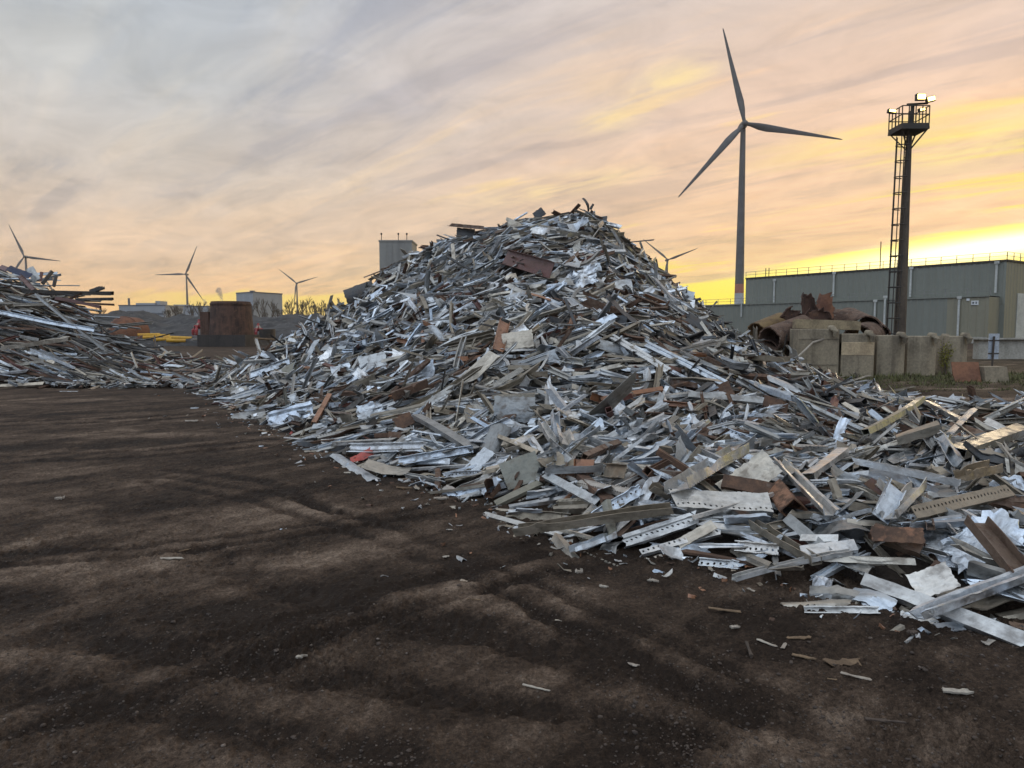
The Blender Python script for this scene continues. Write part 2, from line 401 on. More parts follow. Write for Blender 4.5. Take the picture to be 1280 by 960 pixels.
# ------------------------------------------------------------------ scrap pieces
TINTS = {  # colour word -> (base colour, metallic, rust range)
    'blue-grey': ((0.57, 0.605, 0.635), 0.95, (0.0, 0.3)), 'silver': ((0.72, 0.74, 0.755), 0.95, (0.0, 0.2)), 'dull grey': ((0.40, 0.395, 0.375), 0.8, (0.1, 0.45)),
    'tan': ((0.33, 0.285, 0.22), 0.6, (0.15, 0.45)), 'brown': ((0.19, 0.125, 0.085), 0.1, (0.55, 0.95)), 'orange-rusted': ((0.33, 0.15, 0.075), 0.0, (0.35, 0.6)),
    'whitish': ((0.64, 0.625, 0.59), 0.85, (0.05, 0.3)), 'dark': ((0.07, 0.068, 0.066), 0.3, (0.1, 0.5)), 'beige': ((0.52, 0.47, 0.39), 0.75, (0.05, 0.35)),
    'red': ((0.40, 0.06, 0.04), 0.0, (0.0, 0.1)), 'reddish-brown': ((0.15, 0.06, 0.045), 0.1, (0.35, 0.6)), 'olive-grey': ((0.25, 0.24, 0.19), 0.1, (0.1, 0.3)), 'navy': ((0.03, 0.045, 0.09), 0.1, (0.0, 0.1))}
def section(shape, w, h):
    if shape == 'channel': P = [(-w / 2, -h), (-w / 2, 0), (w / 2, 0), (w / 2, -h)]
    elif shape == 'lipped channel': P = [(-w / 2 + .3 * h, -h), (-w / 2, -h), (-w / 2, 0), (w / 2, 0), (w / 2, -h), (w / 2 - .3 * h, -h)]
    elif shape == 'folded channel': P = [(-w * .5 + .25 * h, -h * 1.1), (-w / 2, -h), (-w / 2, 0), (-w * .14, 0), (-w * .08, -h * .28), (w * .08, -h * .28), (w * .14, 0), (w / 2, 0), (w / 2, -h), (w / 2 - .25 * h, -h * 1.1)]
    elif shape == 'angle': P = [(-w * .7, -w * .35), (0, 0), (h * .7, -h * .9)]
    elif shape == 'hat rail': P = [(-w * .62, -h), (-w * .42, -h), (-w * .3, 0), (w * .3, 0), (w * .42, -h), (w * .62, -h)]
    elif shape == 'strip': P = [(-w / 2, -0.02), (-w / 6, 0.004), (w / 6, 0), (w / 2, -0.015)]
    elif shape == 'zed': P = [(-w / 2 - h * .6, 0.0), (-w / 2, 0), (w / 2, -h), (w / 2 + h * .6, -h)]
    elif shape == 'box tube': P = [(-w / 2 + .004, 0), (-w / 2, -h), (w / 2, -h), (w / 2, 0), (-w / 2 + .006, 0)]
    elif shape == 'double channel': P = [(-w / 2, -h), (-w / 2, 0), (-w * .2, 0), (-w * .14, -h * .5), (w * .14, -h * .5), (w * .2, 0), (w / 2, 0), (w / 2, -h)]
    return np.array(P, float)
def long_piece(shape, L, w, h, t, r, nu=6, bend=0.05, twist=0.15, kink=0.0, torn=0.04, dent=0.12, kink_at=None):
    S = section(shape, w, h); nv = len(S)
    s = np.linspace(-L / 2, L / 2, nu)
    s[1:-1] += r.uniform(-.25, .25, nu - 2) * L / nu
    if kink_at is not None:
        k = max(1, min(nu - 2, int(round(kink_at * (nu - 1))))); s[k] = -L / 2 + kink_at * L
    G = np.zeros((nu, nv, 3))
    dn = r.normal(0, dent, (nu, nv))
    if nu > 8:
        for _ in range(3): dn[1:-1] = (dn[:-2] + 1.4 * dn[1:-1] + dn[2:]) / 2.9
        k = r.integers(1, nu - 1); dn[k] += r.normal(0, 2.2 * dent, nv)
    sc = 1 + dn; z = S[None, :, 1] * sc; y = np.repeat(S[None, :, 0], nu, 0) * (1 + r.normal(0, dent * .25, (nu, 1)))
    y += dn * .35 * w * (np.abs(S[None, :, 1]) > .3 * h)
    tw = twist * s / L; c, sn = np.cos(tw)[:, None], np.sin(tw)[:, None]
    G[..., 0] = s[:, None]; G[..., 1] = y * c - z * sn; G[..., 2] = y * sn + z * c
    e = r.normal(0, 1, (2, nv)) * torn * min(L, 1.0)
    G[0, :, 0] += e[0]; G[-1, :, 0] += e[1]
    b1, b2 = r.normal(0, abs(bend), 2) / max(L, .3)
    G[..., 2] += (b1 * s * s)[:, None] * 2; G[..., 1] += (b2 * s * s)[:, None] * 1.2
    if kink:
        s0 = -L / 2 + (kink_at if kink_at is not None else r.uniform(.3, .7)) * L
        for i in range(nu):
            if s[i] > s0 + 1e-6:
                d = G[i, :, 0] - s0; zz = G[i, :, 2].copy()
                G[i, :, 0] = s0 + d * math.cos(kink) - zz * math.sin(kink) * (.3)
                G[i, :, 2] = zz * (1 - .3 * abs(math.sin(kink))) + d * math.sin(kink)
    return thick(G, t)
def sheet_piece(a, b, t, r, nu=7, nv=6, curl=0.3, folds=2, fold_amp=0.25, ragged=0.04, ripple=0.0):
    u = np.linspace(-a / 2, a / 2, nu); v = np.linspace(-b / 2, b / 2, nv)
    U, W = np.meshgrid(u, v, indexing='ij')
    if nu > 4:
        U[1:-1] += r.uniform(-.25, .25, (nu - 2, 1)) * a / nu; W[:, 1:-1] += r.uniform(-.25, .25, (1, nv - 2)) * b / nv
    Z = np.zeros_like(U)
    ang = r.uniform(0, 6.28); q = U * math.cos(ang) + W * math.sin(ang)
    Z += curl * r.normal(0, 1) * q * q / max(a, b)
    for _ in range(folds):
        ang = r.uniform(0, 6.28); o = r.uniform(-.3, .3) * min(a, b)
        q = U * math.cos(ang) + W * math.sin(ang) - o
        Z += np.maximum(q, 0) * r.normal(0, fold_amp)
    Z += r.normal(0, ragged * .35 * min(a, b), U.shape)
    if ripple: Z += ripple * np.sin(U * 6.28 / .12)
    e = ragged * min(a, b)
    U[0] += r.normal(0, e, nv); U[-1] += r.normal(0, e, nv); W[:, 0] += r.normal(0, e, nu); W[:, -1] += r.normal(0, e, nu)
    return thick(np.stack([U, W, Z], 2), t)

PIECES = []   # every piece of the heap and of the bar pile
def frame(x, n, roll=0.0):
    x = np.asarray(x, float); x = x / np.linalg.norm(x)
    n = np.asarray(n, float); z = n - x * n.dot(x); z /= np.linalg.norm(z) + 1e-9
    y = np.cross(z, x); c, s = math.cos(roll), math.sin(roll)
    y, z = y * c + z * s, z * c - y * s
    return np.stack([x, y, z], 1)
def put(geo, origin, F, kind, tint, shape, L, w, perf=0.0, rust=None, label=None, mark=None, cond='', pile='heap', tone=None, r=rng):
    V, Q, uv = geo
    base, metal, (r0, r1) = TINTS[tint]
    tone = r.uniform(.72, 1.15) if tone is None else tone
    c = np.clip(np.array(base) * tone * (1 + np.array([1, 0, -1.2]) * r.normal(0, .03)), 0, .9)
    PIECES.append(dict(V=(V @ F.T), o=np.asarray(origin, float), Q=Q, uv=uv, tint=c, surf=(r.uniform(r0, r1) if rust is None else rust, metal, perf),
                       kind=kind, colour=tint, shape=shape, L=L, w=w, label=label, mark=mark, cond=cond, pile=pile, axis=F[:, 0], nrm=F[:, 2]))
    return PIECES[-1]

def scatter_heap(N):
    k = 0
    while k < N:
        n = 4000
        x = rng.uniform(-10, 12.2, n); y = rng.uniform(3.6, 29, n)
        d = foot_dist(x, y); h = heap(x, y); nn = normal_of(heap, x, y)
        yr = 20 + .22 * np.maximum(0, -x)
        w = np.where(d > -0.12, 1.0, 0.0) / nn[:, 2] * np.where(y > yr + 1.5, .22, 1.0) * np.interp(y, [6, 11], [2.4, 1.0])
        w *= np.clip(.45 + d / 0.5, .3, 1.0) * np.where(np.abs(x) > y * .78 + 1.5, .25, 1.0)
        keep = rng.random(n) < w / 3.2
        for i in np.nonzero(keep)[0]:
            if k >= N: break
            scrap_at(x[i], y[i], h[i], nn[i], d[i]); k += 1
def scrap_at(x, y, h, n, d):
    r = rng
    near = y < 9.5
    zone = fbm(x * .35 + 5, y * .35, 2)      # neighbouring pieces come from the same load: similar rust
    u = r.random() + zone * .35
    tint = ('silver' if u < .17 else 'blue-grey' if u < .40 else 'dull grey' if u < .58 else 'beige' if u < .70 else 'tan' if u < .82 else 'whitish' if u < .855 else 'brown' if u < .925 else 'orange-rusted' if u < .91 else 'dark')
    a = (2.6 * fbm(x * .42 - 3, y * .42 + 8, 2) + r.normal(0, .45) + r.integers(0, 2) * math.pi) if r.random() < .68 else r.uniform(0, 2 * math.pi)
    t1 = np.cross(n, [0.3, 1, .1]); t1 /= np.linalg.norm(t1); t2 = np.cross(n, t1)
    ax = t1 * math.cos(a) + t2 * math.sin(a) * (.75 if y > 9 else .9)
    tilt = r.normal(0, .19 if h < 3 else .13) if d > .4 else abs(r.normal(0, .06))
    if r.random() < .03 and d > .8 and h < 3.2: tilt = r.uniform(.4, .9)
    ax = ax + n * math.tan(np.clip(tilt, -1.1, 1.1))
    up = n + r.normal(0, .34, 3)
    lift = r.uniform(-.14, .10) if d > .5 else r.uniform(-.01, .06)
    q = r.random()
    if q < .80:
        kind = 'steel_profile'
        shape = r.choice(['channel', 'lipped channel', 'angle', 'hat rail', 'strip', 'zed', 'double channel', 'folded channel'], p=[.20, .15, .15, .15, .07, .10, .07, .11])
        L = float(np.clip(r.lognormal(-.36, .45), .2, 1.8)) * float(np.interp(y, [5, 12], [.74, .92]))
        if d < .45 and y < 9: L = min(L, .62)
        w = r.uniform(.035, .11) * float(np.interp(y, [5, 12], [.80, .95])); hh = w * r.uniform(.35, .9)
        kink = r.choice([0, 1], p=[.66, .34]) * float(np.clip(r.normal(0, .4), -.6, .6))
        perf = (w * .28 if r.random() < .35 else 0.002) if (r.random() < .28 and shape in ('channel', 'lipped channel', 'strip', 'angle') and tint not in ('brown', 'orange-rusted')) else 0.0
        tw = r.normal(0, .35); tw = tw * 2.5 if r.random() < .12 else tw
        nu = 9 if near else 5
        geo = long_piece(shape, L, w, hh, r.uniform(.004, .008), r, nu, r.choice([.015, .06, .2], p=[.6, .32, .08]), tw, kink, .05, .16)
        cond = 'kinked' if abs(kink) > .35 else 'twisted' if abs(tw) > .6 else ''
        roll = r.choice([0, math.pi, math.pi / 2, -math.pi / 2], p=[.29, .29, .21, .21]) + r.normal(0, .28)
        put(geo, (x, y, h + lift + .02), frame(ax, up, roll), kind, tint, shape, L, w, perf, cond=cond)
    elif q < .92:
        kind = 'sheet_scrap'
        k_ = float(np.interp(y, [5, 12], [.72, 1.0])); a_, b_ = k_ * float(np.clip(r.lognormal(-1.0, .4), .12, .8)), k_ * float(np.clip(r.lognormal(-1.8, .4), .06, .38))
        crum = r.random() < .35
        geo = sheet_piece(a_, b_, r.uniform(.003, .006), r, 9 if near else 6, 8 if near else 5, .5, 4 if crum else 2, .7 if crum else .3, .10 if crum else .04)
        put(geo, (x, y, h + lift + .03), frame(ax, up, r.normal(0, .4)), kind, tint, 'sheet', a_, b_, cond='crumpled' if crum else '')
    else:
        kind = 'rusty_beam'
        tint = r.choice(['brown', 'orange-rusted', 'reddish-brown', 'dark'], p=[.60, .12, .13, .15])
        shape = r.choice(['box tube', 'channel', 'angle'])
        k_ = float(np.interp(y, [5, 12], [.68, 1.0])); L = k_ * float(np.clip(r.lognormal(-.5, .4), .2, 1.4)); w = k_ * r.uniform(.045, .115); hh = k_ * r.uniform(.035, .075)
        geo = long_piece(shape, L, w, hh, .009, r, 5, .04, .1, 0, .015, .04)
        put(geo, (x, y, h + lift), frame(ax, up, r.choice([0, math.pi / 2, math.pi]) + r.normal(0, .3)), kind, tint, shape, L, w)

def scatter_bars(N):
    r = rng
    for k in range(N):
        x = r.uniform(-18.5, -9.0); y = r.uniform(20.6, 27)
        if r.random() > np.interp(x, [-18.5, -12, -9], [1, .9, .5]): continue
        z = float(bars(x, y)); nn = normal_of(bars, np.array([x]), np.array([y]))[0]
        slope = -0.15 if r.random() < .3 else float(-np.interp(x, [-18, -15.5, -13, -9], [.14, .42, .30, .12]))
        a = r.normal(0, .17) if r.random() < .84 else r.normal(0, .7)
        ax = np.array([math.cos(a), math.sin(a), slope * math.cos(a) + r.normal(0, .10) + .5 * math.sin(a)])
        u = r.random()
        tint = 'blue-grey' if u < .16 else 'dull grey' if u < .42 else 'dark' if u < .62 else 'brown' if u < .78 else 'tan' if u < .86 else 'reddish-brown' if u < .92 else 'beige'
        L = float(np.clip(r.lognormal(.75, .5), .6, 4.8)); L = min(L, 1.4 + 1.6 * max(z, .2) + (x < -12) * 1.0)
        w = r.uniform(.035, .105); hh = r.uniform(.025, .06)
        shape = r.choice(['channel', 'strip', 'box tube', 'angle'], p=[.35, .25, .2, .2])
        geo = long_piece(shape, L, w, hh, .007, r, 7, r.choice([.05, .3], p=[.82, .18]), r.normal(0, .3), 0, .02, .08)
        put(geo, (x, y, max(z + r.uniform(-.25, .15), .06)), frame(ax, nn + r.normal(0, .4, 3), r.choice([0, math.pi / 2, math.pi])), 'metal_bar', tint, shape, L, w, pile='bars')

# ---- pieces one can single out in the photograph, each laid on the heap where it is seen
def bar_at(p0, p1, shape, w, h, tint, label, kind='steel_profile', l0=.05, l1=.05, roll=None, perf=0.0, bend=0.008, kink=0.0, kink_at=None, twist=0.12, rust=None, mark=None, nu=14, dent=.12, torn=.02, t=.007, tone=1.0, up=None, face=0.35, pile='heap', ends=None, depth=None):
    r = np.random.default_rng(int(p0[0] * 7 + p0[1]))
    if roll is None: roll = float(r.choice([0.0, .35, -.35, math.pi - .5, math.pi + .5])) if shape != 'strip' else float(r.normal(0, .2))
    if ends is not None: A, B = np.array(ends[0]), np.array(ends[1])
    elif depth is not None: A, B = np.array(at(*p0, depth[0])), np.array(at(*p1, depth[1]))
    else: A, B = hit(*p0, l0 * .6), hit(*p1, l1 * .6)
    mid = (A + B) / 2; L = float(np.linalg.norm(B - A))
    n = normal_of(heap if pile == 'heap' else bars, mid[:1], mid[1:2])[0] if up is None else np.array(up, float)
    cam = np.array([0, 0, EYE]) - mid; cam /= np.linalg.norm(cam)
    n = n * (1 - face) + cam * face
    w *= .86; h *= 1.05
    geo = long_piece(shape, L, w, h, t, r, nu, bend, twist, kink, torn, dent, kink_at)
    return put(geo, mid, frame(B - A, n, roll), kind, tint, shape, L, w, perf, rust, label, mark, tone=tone, pile=pile, r=r)
def sheet_at(p, a, b, tint, label, ang=0.0, face=0.5, lift=.08, curl=0.0, folds=0, fold_amp=.2, ragged=.02, rust=None, mark=None, nu=14, nv=12, tone=1.0, ripple=0.0, tilt=0.0, t=.006, kind='sheet_scrap', depth=None, seed=0):
    r = np.random.default_rng(int(p[0] * 13 + p[1] + seed))
    O = hit(*p, lift * .7) if depth is None else np.array(at(*p, depth))
    n = normal_of(heap, O[:1], O[1:2])[0]
    cam = np.array([0, 0, EYE]) - O; cam /= np.linalg.norm(cam)
    n = n * (1 - face) + cam * face; n /= np.linalg.norm(n)
    x = np.cross([0, 1, 0.0], n) if abs(n[1]) < .9 else np.array([1, 0, 0.0])
    x = np.array([1.0, 0, 0]) - n * n[0]; x /= np.linalg.norm(x); y = np.cross(n, x)
    ax = x * math.cos(ang) + y * math.sin(ang) + n * tilt
    a *= .84; b *= .8
    geo = sheet_piece(a, b, t, r, nu, nv, 0, folds, fold_amp, ragged, ripple)
    if curl:
        V = geo[0]; V[:, 2] += curl * (V[:, 1] / max(b, .1)) ** 2 * b * 2
    return put(geo, O, frame(ax, n), kind, tint, 'sheet', a, b, 0.0, rust, label, mark, tone=tone, r=r)

def landmarks():
    B, S = bar_at, sheet_at
    # right front corner
    B((1078, 722), (1300, 806), 'channel', .10, .06, 'whitish', 'long straight whitish channel reaching out onto the dirt at the corner of the heap', l0=.12, l1=.06, mark='the long whitish corner channel', nu=12, rust=.12)
    B((1150, 775), (1290, 722), 'hat rail', .09, .05, 'silver', 'silver tube-like rail crossing above the long whitish corner channel', l0=.10, l1=.22, rust=.05, dent=.1)
    B((1216, 652), (1276, 722), 'channel', .17, .06, 'brown', 'big brown rusty channel standing askew over the crumpled silver sheet', kind='rusty_beam', l0=.35, l1=.18, face=.6, mark='the big brown askew channel', rust=.55, dent=.03)
    S((1225, 672), .5, .36, 'silver', 'big crumpled silver sheet behind the askew brown channel', ang=.2, face=.5, folds=6, fold_amp=.5, ragged=.07, lift=.16, mark='the big crumpled silver sheet', rust=.05)
    B((1090, 660), (1152, 684), 'channel', .12, .06, 'brown', 'short chunky brown channel with its end face toward the dirt', kind='rusty_beam', l0=.16, l1=.14, face=.4, rust=.6, mark='the short chunky brown channel')
    S((1122, 668), .36, .15, 'orange-rusted', 'orange-rusted plate lying above the chunky brown channel', ang=-.3, face=.35, lift=.2, rust=.7)
    S((1166, 726), .28, .2, 'whitish', 'whitish bracket plate between the long corner channel and the brown channel', ang=.2, face=.65, lift=.15, folds=1, rust=.1)
    B((1000, 688), (1072, 680), 'lipped channel', .10, .05, 'silver', 'short bright silver channel lying level above the bent white perforated strip', l0=.15, l1=.15, rust=.02, mark='the short bright silver channel')
    B((1000, 668), (1048, 668), 'angle', .08, .05, 'whitish', 'stubby whitish angle lying just above the short bright silver channel', l0=.18, l1=.18)
    B((916, 724), (1062, 690), 'channel', .06, .03, 'whitish', 'long bowed white perforated strip on the front edge of the heap', l0=.05, l1=.14, perf=.002, bend=.10, mark='the bowed white perforated strip', rust=.05)
    B((1030, 694), (1144, 698), 'angle', .06, .05, 'beige', 'speckled beige angle lying level above the dirt edge', l0=.12, l1=.12, rust=.3)
    B((922, 684), (974, 688), 'channel', .09, .04, 'whitish', 'short white channel with a row of dots beside the bowed white strip', l0=.08, l1=.08, perf=.002)
    B((873, 703), (924, 707), 'channel', .07, .03, 'whitish', 'small white channel lying on the dirt below the heap edge', l0=.02, l1=.02, perf=.002)
    B((980, 755), (1065, 752), 'strip', .10, .03, 'beige', 'flat beige strip lying on the dirt at the heap corner', l0=.02, l1=.05, dent=.2)
    B((1004, 764), (1096, 764), 'channel', .05, .03, 'whitish', 'thin whitish strip lying flat on the dirt below the beige strip', l0=.01, l1=.02)
    B((1010, 735), (1090, 745), 'strip', .12, .03, 'dull grey', 'crushed dull grey strip curling above the beige strip', l0=.08, l1=.10, dent=.4, bend=.2)
    S((1030, 722), .34, .13, 'silver', 'crumpled silver scrap tube near the front corner of the heap', ang=.5, face=.4, folds=5, fold_amp=.8, ragged=.1, lift=.1)
    S((1090, 742), .3, .15, 'blue-grey', 'folded blue-grey flap at the upper end of the long whitish corner channel', ang=-.8, face=.4, folds=3, fold_amp=.6, lift=.12)
    S((1143, 770), .28, .13, 'whitish', 'torn whitish flap hanging below the long corner channel', ang=-.45, face=.35, lift=.02, folds=2, ragged=.1)
    S((1187, 783), .16, .1, 'blue-grey', 'small bluish metal flap on the dirt under the long corner channel', ang=0, face=.2, lift=.01)
    B((1250, 770), (1300, 760), 'strip', .09, .03, 'tan', 'curved tan strip lying on the dirt beyond the corner channel', l0=.02, l1=.03, bend=.3)
    # big folded channel and its neighbours
    B((838, 622), (962, 628), 'channel', .20, .09, 'whitish', 'big wide white channel with perforated edge lying across the lower slope', l0=.26, l1=.24, face=.1, roll=.25, perf=.08, rust=.22, mark='the big wide white channel', t=.009)
    B((848, 612), (925, 566), 'channel', .24, .08, 'blue-grey', 'wide blue-grey folded channel rising behind the big wide white channel', l0=.32, l1=.36, face=.3, rust=.15, mark='the wide blue-grey folded channel', perf=.10)
    S((935, 600), .55, .3, 'beige', 'scraped beige sheet leaning behind the wide blue-grey folded channel', ang=.5, face=.6, lift=.25, rust=.3, folds=1)
    B((972, 580), (1036, 646), 'hat rail', .12, .05, 'whitish', 'long whitish ribbed rail slanting down to the right on the lower slope', l0=.35, l1=.22, face=.5, rust=.1, mark='the long slanting whitish rail')
    B((966, 606), (984, 632), 'box tube', .16, .13, 'orange-rusted', 'stubby orange-brown square tube on the lower slope', kind='rusty_beam', l0=.28, l1=.24, face=.8, rust=.65, mark='the stubby square tube', dent=.01, torn=.003, t=.01)
    B((904, 600), (968, 612), 'channel', .14, .06, 'brown', 'dark brown channel ending at the stubby square tube', kind='rusty_beam', l0=.24, l1=.26, rust=.8)
    B((800, 690), (900, 664), 'channel', .055, .03, 'silver', 'slim silver channel with dotted face lying low on the front edge', l0=.06, l1=.10, perf=.002, mark='the slim silver dotted channel')
    B((780, 676), (872, 646), 'double channel', .12, .03, 'whitish', 'broad white rail with two dotted rows near the front edge', l0=.08, l1=.12, perf=.04, face=.1, mark='the two-row dotted rail')
    S((870, 668), .38, .1, 'beige', 'cream bent plate just above the slim silver channel', ang=.45, face=.5, lift=.1, folds=1)
    S((840, 695), .2, .13, 'silver', 'small curled silver scrap on the dirt under the slim silver channel', ang=.2, face=.4, folds=5, fold_amp=.9, lift=.04)
    B((906, 655), (962, 652), 'angle', .12, .07, 'blue-grey', 'blue-grey angle end lying above the slim silver channel', l0=.16, l1=.16)
    B((862, 646), (966, 616), 'strip', .05, .03, 'whitish', 'thin white strip crossing below the big wide white channel', l0=.22, l1=.27)
    B((940, 658), (1020, 706), 'channel', .09, .05, 'tan', 'tan channel slanting down toward the bowed white strip', l0=.16, l1=.10, face=.4)
    B((982, 645), (1036, 692), 'channel', .09, .06, 'dull grey', 'dull grey channel slanting down beside the tan channel', l0=.22, l1=.12, face=.4)
    # middle front
    B((645, 668), (840, 640), 'channel', .10, .06, 'tan', 'long tan perforated channel lying level at the front of the heap', l0=.12, l1=.2, perf=.03, face=.45, rust=.15, mark='the long tan perforated channel')
    B((603, 641), (700, 668), 'channel', .05, .025, 'whitish', 'thin white rail poking onto the dirt left of the tan channel', l0=.03, l1=.10, mark='the thin white rail')
    B((694, 666), (716, 697), 'angle', .09, .05, 'beige', 'short beige angle leaning on the dirt in front of the tan channel', l0=.14, l1=.02, face=.5)
    B((680, 654), (745, 672), 'strip', .05, .02, 'beige', 'thin beige strip lying over the long tan perforated channel', l0=.16, l1=.10)
    B((716, 690), (766, 672), 'channel', .12, .04, 'blue-grey', 'bluish folded channel lying on the dirt in front of the tan channel', l0=.06, l1=.10, dent=.25, face=.2, mark='the bluish folded channel')
    B((765, 672), (757, 626), 'strip', .09, .04, 'olive-grey', 'olive-grey bent strip standing up from the bluish folded channel', l0=.10, l1=.30, bend=.15, face=.6)
    B((730, 690), (778, 710), 'strip', .05, .02, 'beige', 'small perforated beige strip lying alone on the dirt', l0=.01, l1=.01, perf=.002)
    B((742, 648), (802, 612), 'channel', .10, .05, 'blue-grey', 'blue-grey perforated channel slanting up to the right behind the tan channel', l0=.14, l1=.24, perf=.03, mark='the slanting perforated channel')
    B((724, 602), (788, 616), 'strip', .11, .03, 'whitish', 'white perforated strip lying above the slanting perforated channel', l0=.22, l1=.22, perf=.03)
    B((684, 592), (755, 588), 'channel', .13, .06, 'dull grey', 'dark-sided grey channel meeting the long diagonal rail at a corner', l0=.24, l1=.26, face=.3)
    B((680, 592), (745, 626), 'channel', .09, .05, 'whitish', 'long pale diagonal rail below the dark-sided grey channel', l0=.22, l1=.14, face=.4, mark='the pale diagonal rail')
    B((725, 590), (762, 624), 'channel', .12, .05, 'brown', 'brown channel slanting down beside the pale diagonal rail', kind='rusty_beam', l0=.2, l1=.15)
    B((755, 590), (782, 590), 'channel', .15, .05, 'tan', 'short tan channel end right of the dark-sided grey channel', l0=.28, l1=.28, face=.6)
    B((718, 582), (744, 582), 'box tube', .09, .06, 'orange-rusted', 'short rusty tube lying above the dark-sided grey channel', kind='rusty_beam', l0=.3, l1=.3)
    B((620, 628), (675, 602), 'channel', .09, .04, 'olive-grey', 'olive-grey channel slanting up from the dirt under the leaning plate', l0=.03, l1=.08, face=.3)
    B((636, 632), (712, 620), 'channel', .08, .03, 'blue-grey', 'bluish rail lying level on the dirt below the pale diagonal rail', l0=.03, l1=.08, mark='the bluish level rail')
    B((694, 630), (738, 628), 'double channel', .16, .06, 'tan', 'ribbed tan channel bundle right of the bluish level rail', l0=.08, l1=.08, perf=.05)
    S((652, 588), .46, .36, 'olive-grey', 'square mottled olive-grey plate leaning at the front of the heap', ang=.35, face=.75, lift=.16, mark='the leaning mottled plate', ragged=.006, rust=.25, tone=1.0)
    S((643, 511), .62, .42, 'dull grey', 'rounded grey plate with rusty upper corner standing in the middle of the heap', ang=-.05, face=.8, lift=.22, curl=-.12, mark='the rounded grey plate', rust=.35, tone=.7)
    B((616, 494), (668, 492), 'angle', .12, .06, 'tan', 'tan folded edge lying just above the rounded grey plate', l0=.3, l1=.3)
    S((615, 552), .62, .28, 'dull grey', 'dark bent sheet left of the leaning plate', ang=1.1, face=.6, lift=.18, curl=-.3, rust=.2, tone=.65)
    S((600, 575), .4, .2, 'blue-grey', 'pale blue flap at the foot of the dark bent sheet', ang=.9, face=.5, lift=.12)
    B((618, 540), (672, 562), 'angle', .07, .05, 'beige', 'straight beige angle passing in front of the rounded grey plate', l0=.3, l1=.22)
    B((676, 530), (690, 552), 'channel', .10, .05, 'whitish', 'short upright white channel right of the rounded grey plate', l0=.35, l1=.2, face=.7)
    B((692, 518), (694, 546), 'channel', .10, .06, 'blue-grey', 'short upright blue-grey channel beside the white one', l0=.4, l1=.2, face=.7)
    S((708, 522), .32, .16, 'whitish', 'rounded cream lump of sheet right of the upright channels', ang=.2, face=.4, lift=.2, folds=5, fold_amp=.6, ragged=.1)
    B((700, 540), (706, 556), 'hat rail', .16, .07, 'whitish', 'open white gutter end pointing at the dirt', l0=.35, l1=.3, face=.5)
    # left front
    S((484, 588), .62, .33, 'beige', 'broad dirty beige panel lying flat on the dirt at the left front', ang=-.12, face=.1, lift=.08, folds=1, fold_amp=.3, mark='the broad beige panel', rust=.12)
    B((419, 568), (468, 600), 'strip', .17, .04, 'blue-grey', 'bluish pointed strip slanting down onto the dirt beside the beige panel', l0=.08, l1=.03, face=.4)
    S((452, 570), .34, .16, 'red', 'dark red crumpled plastic sheet tucked under the left front edge', ang=.35, face=.5, lift=.10, folds=4, fold_amp=.5, mark='the red plastic sheet', rust=0)
    B((418, 552), (494, 548), 'channel', .11, .05, 'blue-grey', 'bluish channel lying level above the red plastic sheet', l0=.18, l1=.2, mark='the level bluish channel', face=.2)
    B((438, 562), (530, 560), 'double channel', .14, .05, 'silver', 'broad silver ribbed rail just above the red plastic sheet', l0=.15, l1=.18, face=.3)
    B((498, 578), (590, 562), 'channel', .11, .05, 'blue-grey', 'long bluish rail reaching right from the beige panel', l0=.12, l1=.18, mark='the long bluish rail')
    B((502, 586), (592, 580), 'strip', .06, .03, 'whitish', 'thin white strip lying just below the long bluish rail', l0=.06, l1=.08)
    B((520, 516), (592, 558), 'channel', .14, .06, 'dull grey', 'straight grey channel slanting down right above the long bluish rail', l0=.34, l1=.24, face=.5, mark='the grey slanting channel')
    S((462, 514), .46, .32, 'blue-grey', 'oval blue-white sheet with curled edge on the left slope', ang=.3, face=.55, lift=.15, curl=.25, ragged=.06, mark='the oval blue-white sheet', rust=.05)
    B((460, 520), (530, 506), 'strip', .10, .03, 'tan', 'tan slat lying under the oval blue-white sheet', l0=.15, l1=.2)
    S((505, 526), .3, .24, 'brown', 'brown rusted panel right of the oval sheet', ang=.5, face=.6, lift=.2, rust=.8)
    B((492, 500), (536, 482), 'box tube', .14, .10, 'brown', 'thick brown square beam poking out on the left slope', kind='rusty_beam', l0=.25, l1=.3, mark='the thick brown square beam', rust=.7)
    B((313, 470), (362, 452), 'channel', .22, .05, 'blue-grey', 'wide bluish panel strip lying on the left tail of the heap', l0=.15, l1=.2, mark='the wide bluish panel strip', face=.3)
    S((362, 461), .42, .36, 'olive-grey', 'small square olive-grey plate right of the wide bluish panel strip', ang=.6, face=.4, lift=.2)
    B((282, 500), (330, 486), 'double channel', .34, .05, 'blue-grey', 'fanned bluish ribbed strips at the left foot of the heap', l0=.12, l1=.16, mark='the fanned bluish strips', face=.2)
    B((306, 512), (350, 503), 'strip', .12, .03, 'whitish', 'pale strip pointing left onto the dirt below the fanned bluish strips', l0=.03, l1=.06)
    B((336, 526), (392, 512), 'hat rail', .26, .05, 'silver', 'pale silver pointed sheet roll at the left foot of the heap', l0=.08, l1=.12, mark='the silver sheet roll')
    B((392, 528), (412, 492), 'channel', .09, .05, 'orange-rusted', 'thin orange-rusted upright channel right of the silver sheet roll', kind='rusty_beam', l0=.15, l1=.3, rust=.5)
    S((400, 532), .3, .16, 'blue-grey', 'small blue-white flap on the dirt edge right of the silver sheet roll', ang=0, face=.3, lift=.04, folds=1)
    B((376, 544), (384, 528), 'strip', .05, .02, 'beige', 'little beige stick standing off the left foot of the heap', l0=.01, l1=.1)
    S((364, 541), .02 + .05, .05, 'red', 'tiny red scrap lying on the dirt off the left foot of the heap', ang=1.2, face=.5, lift=.03)
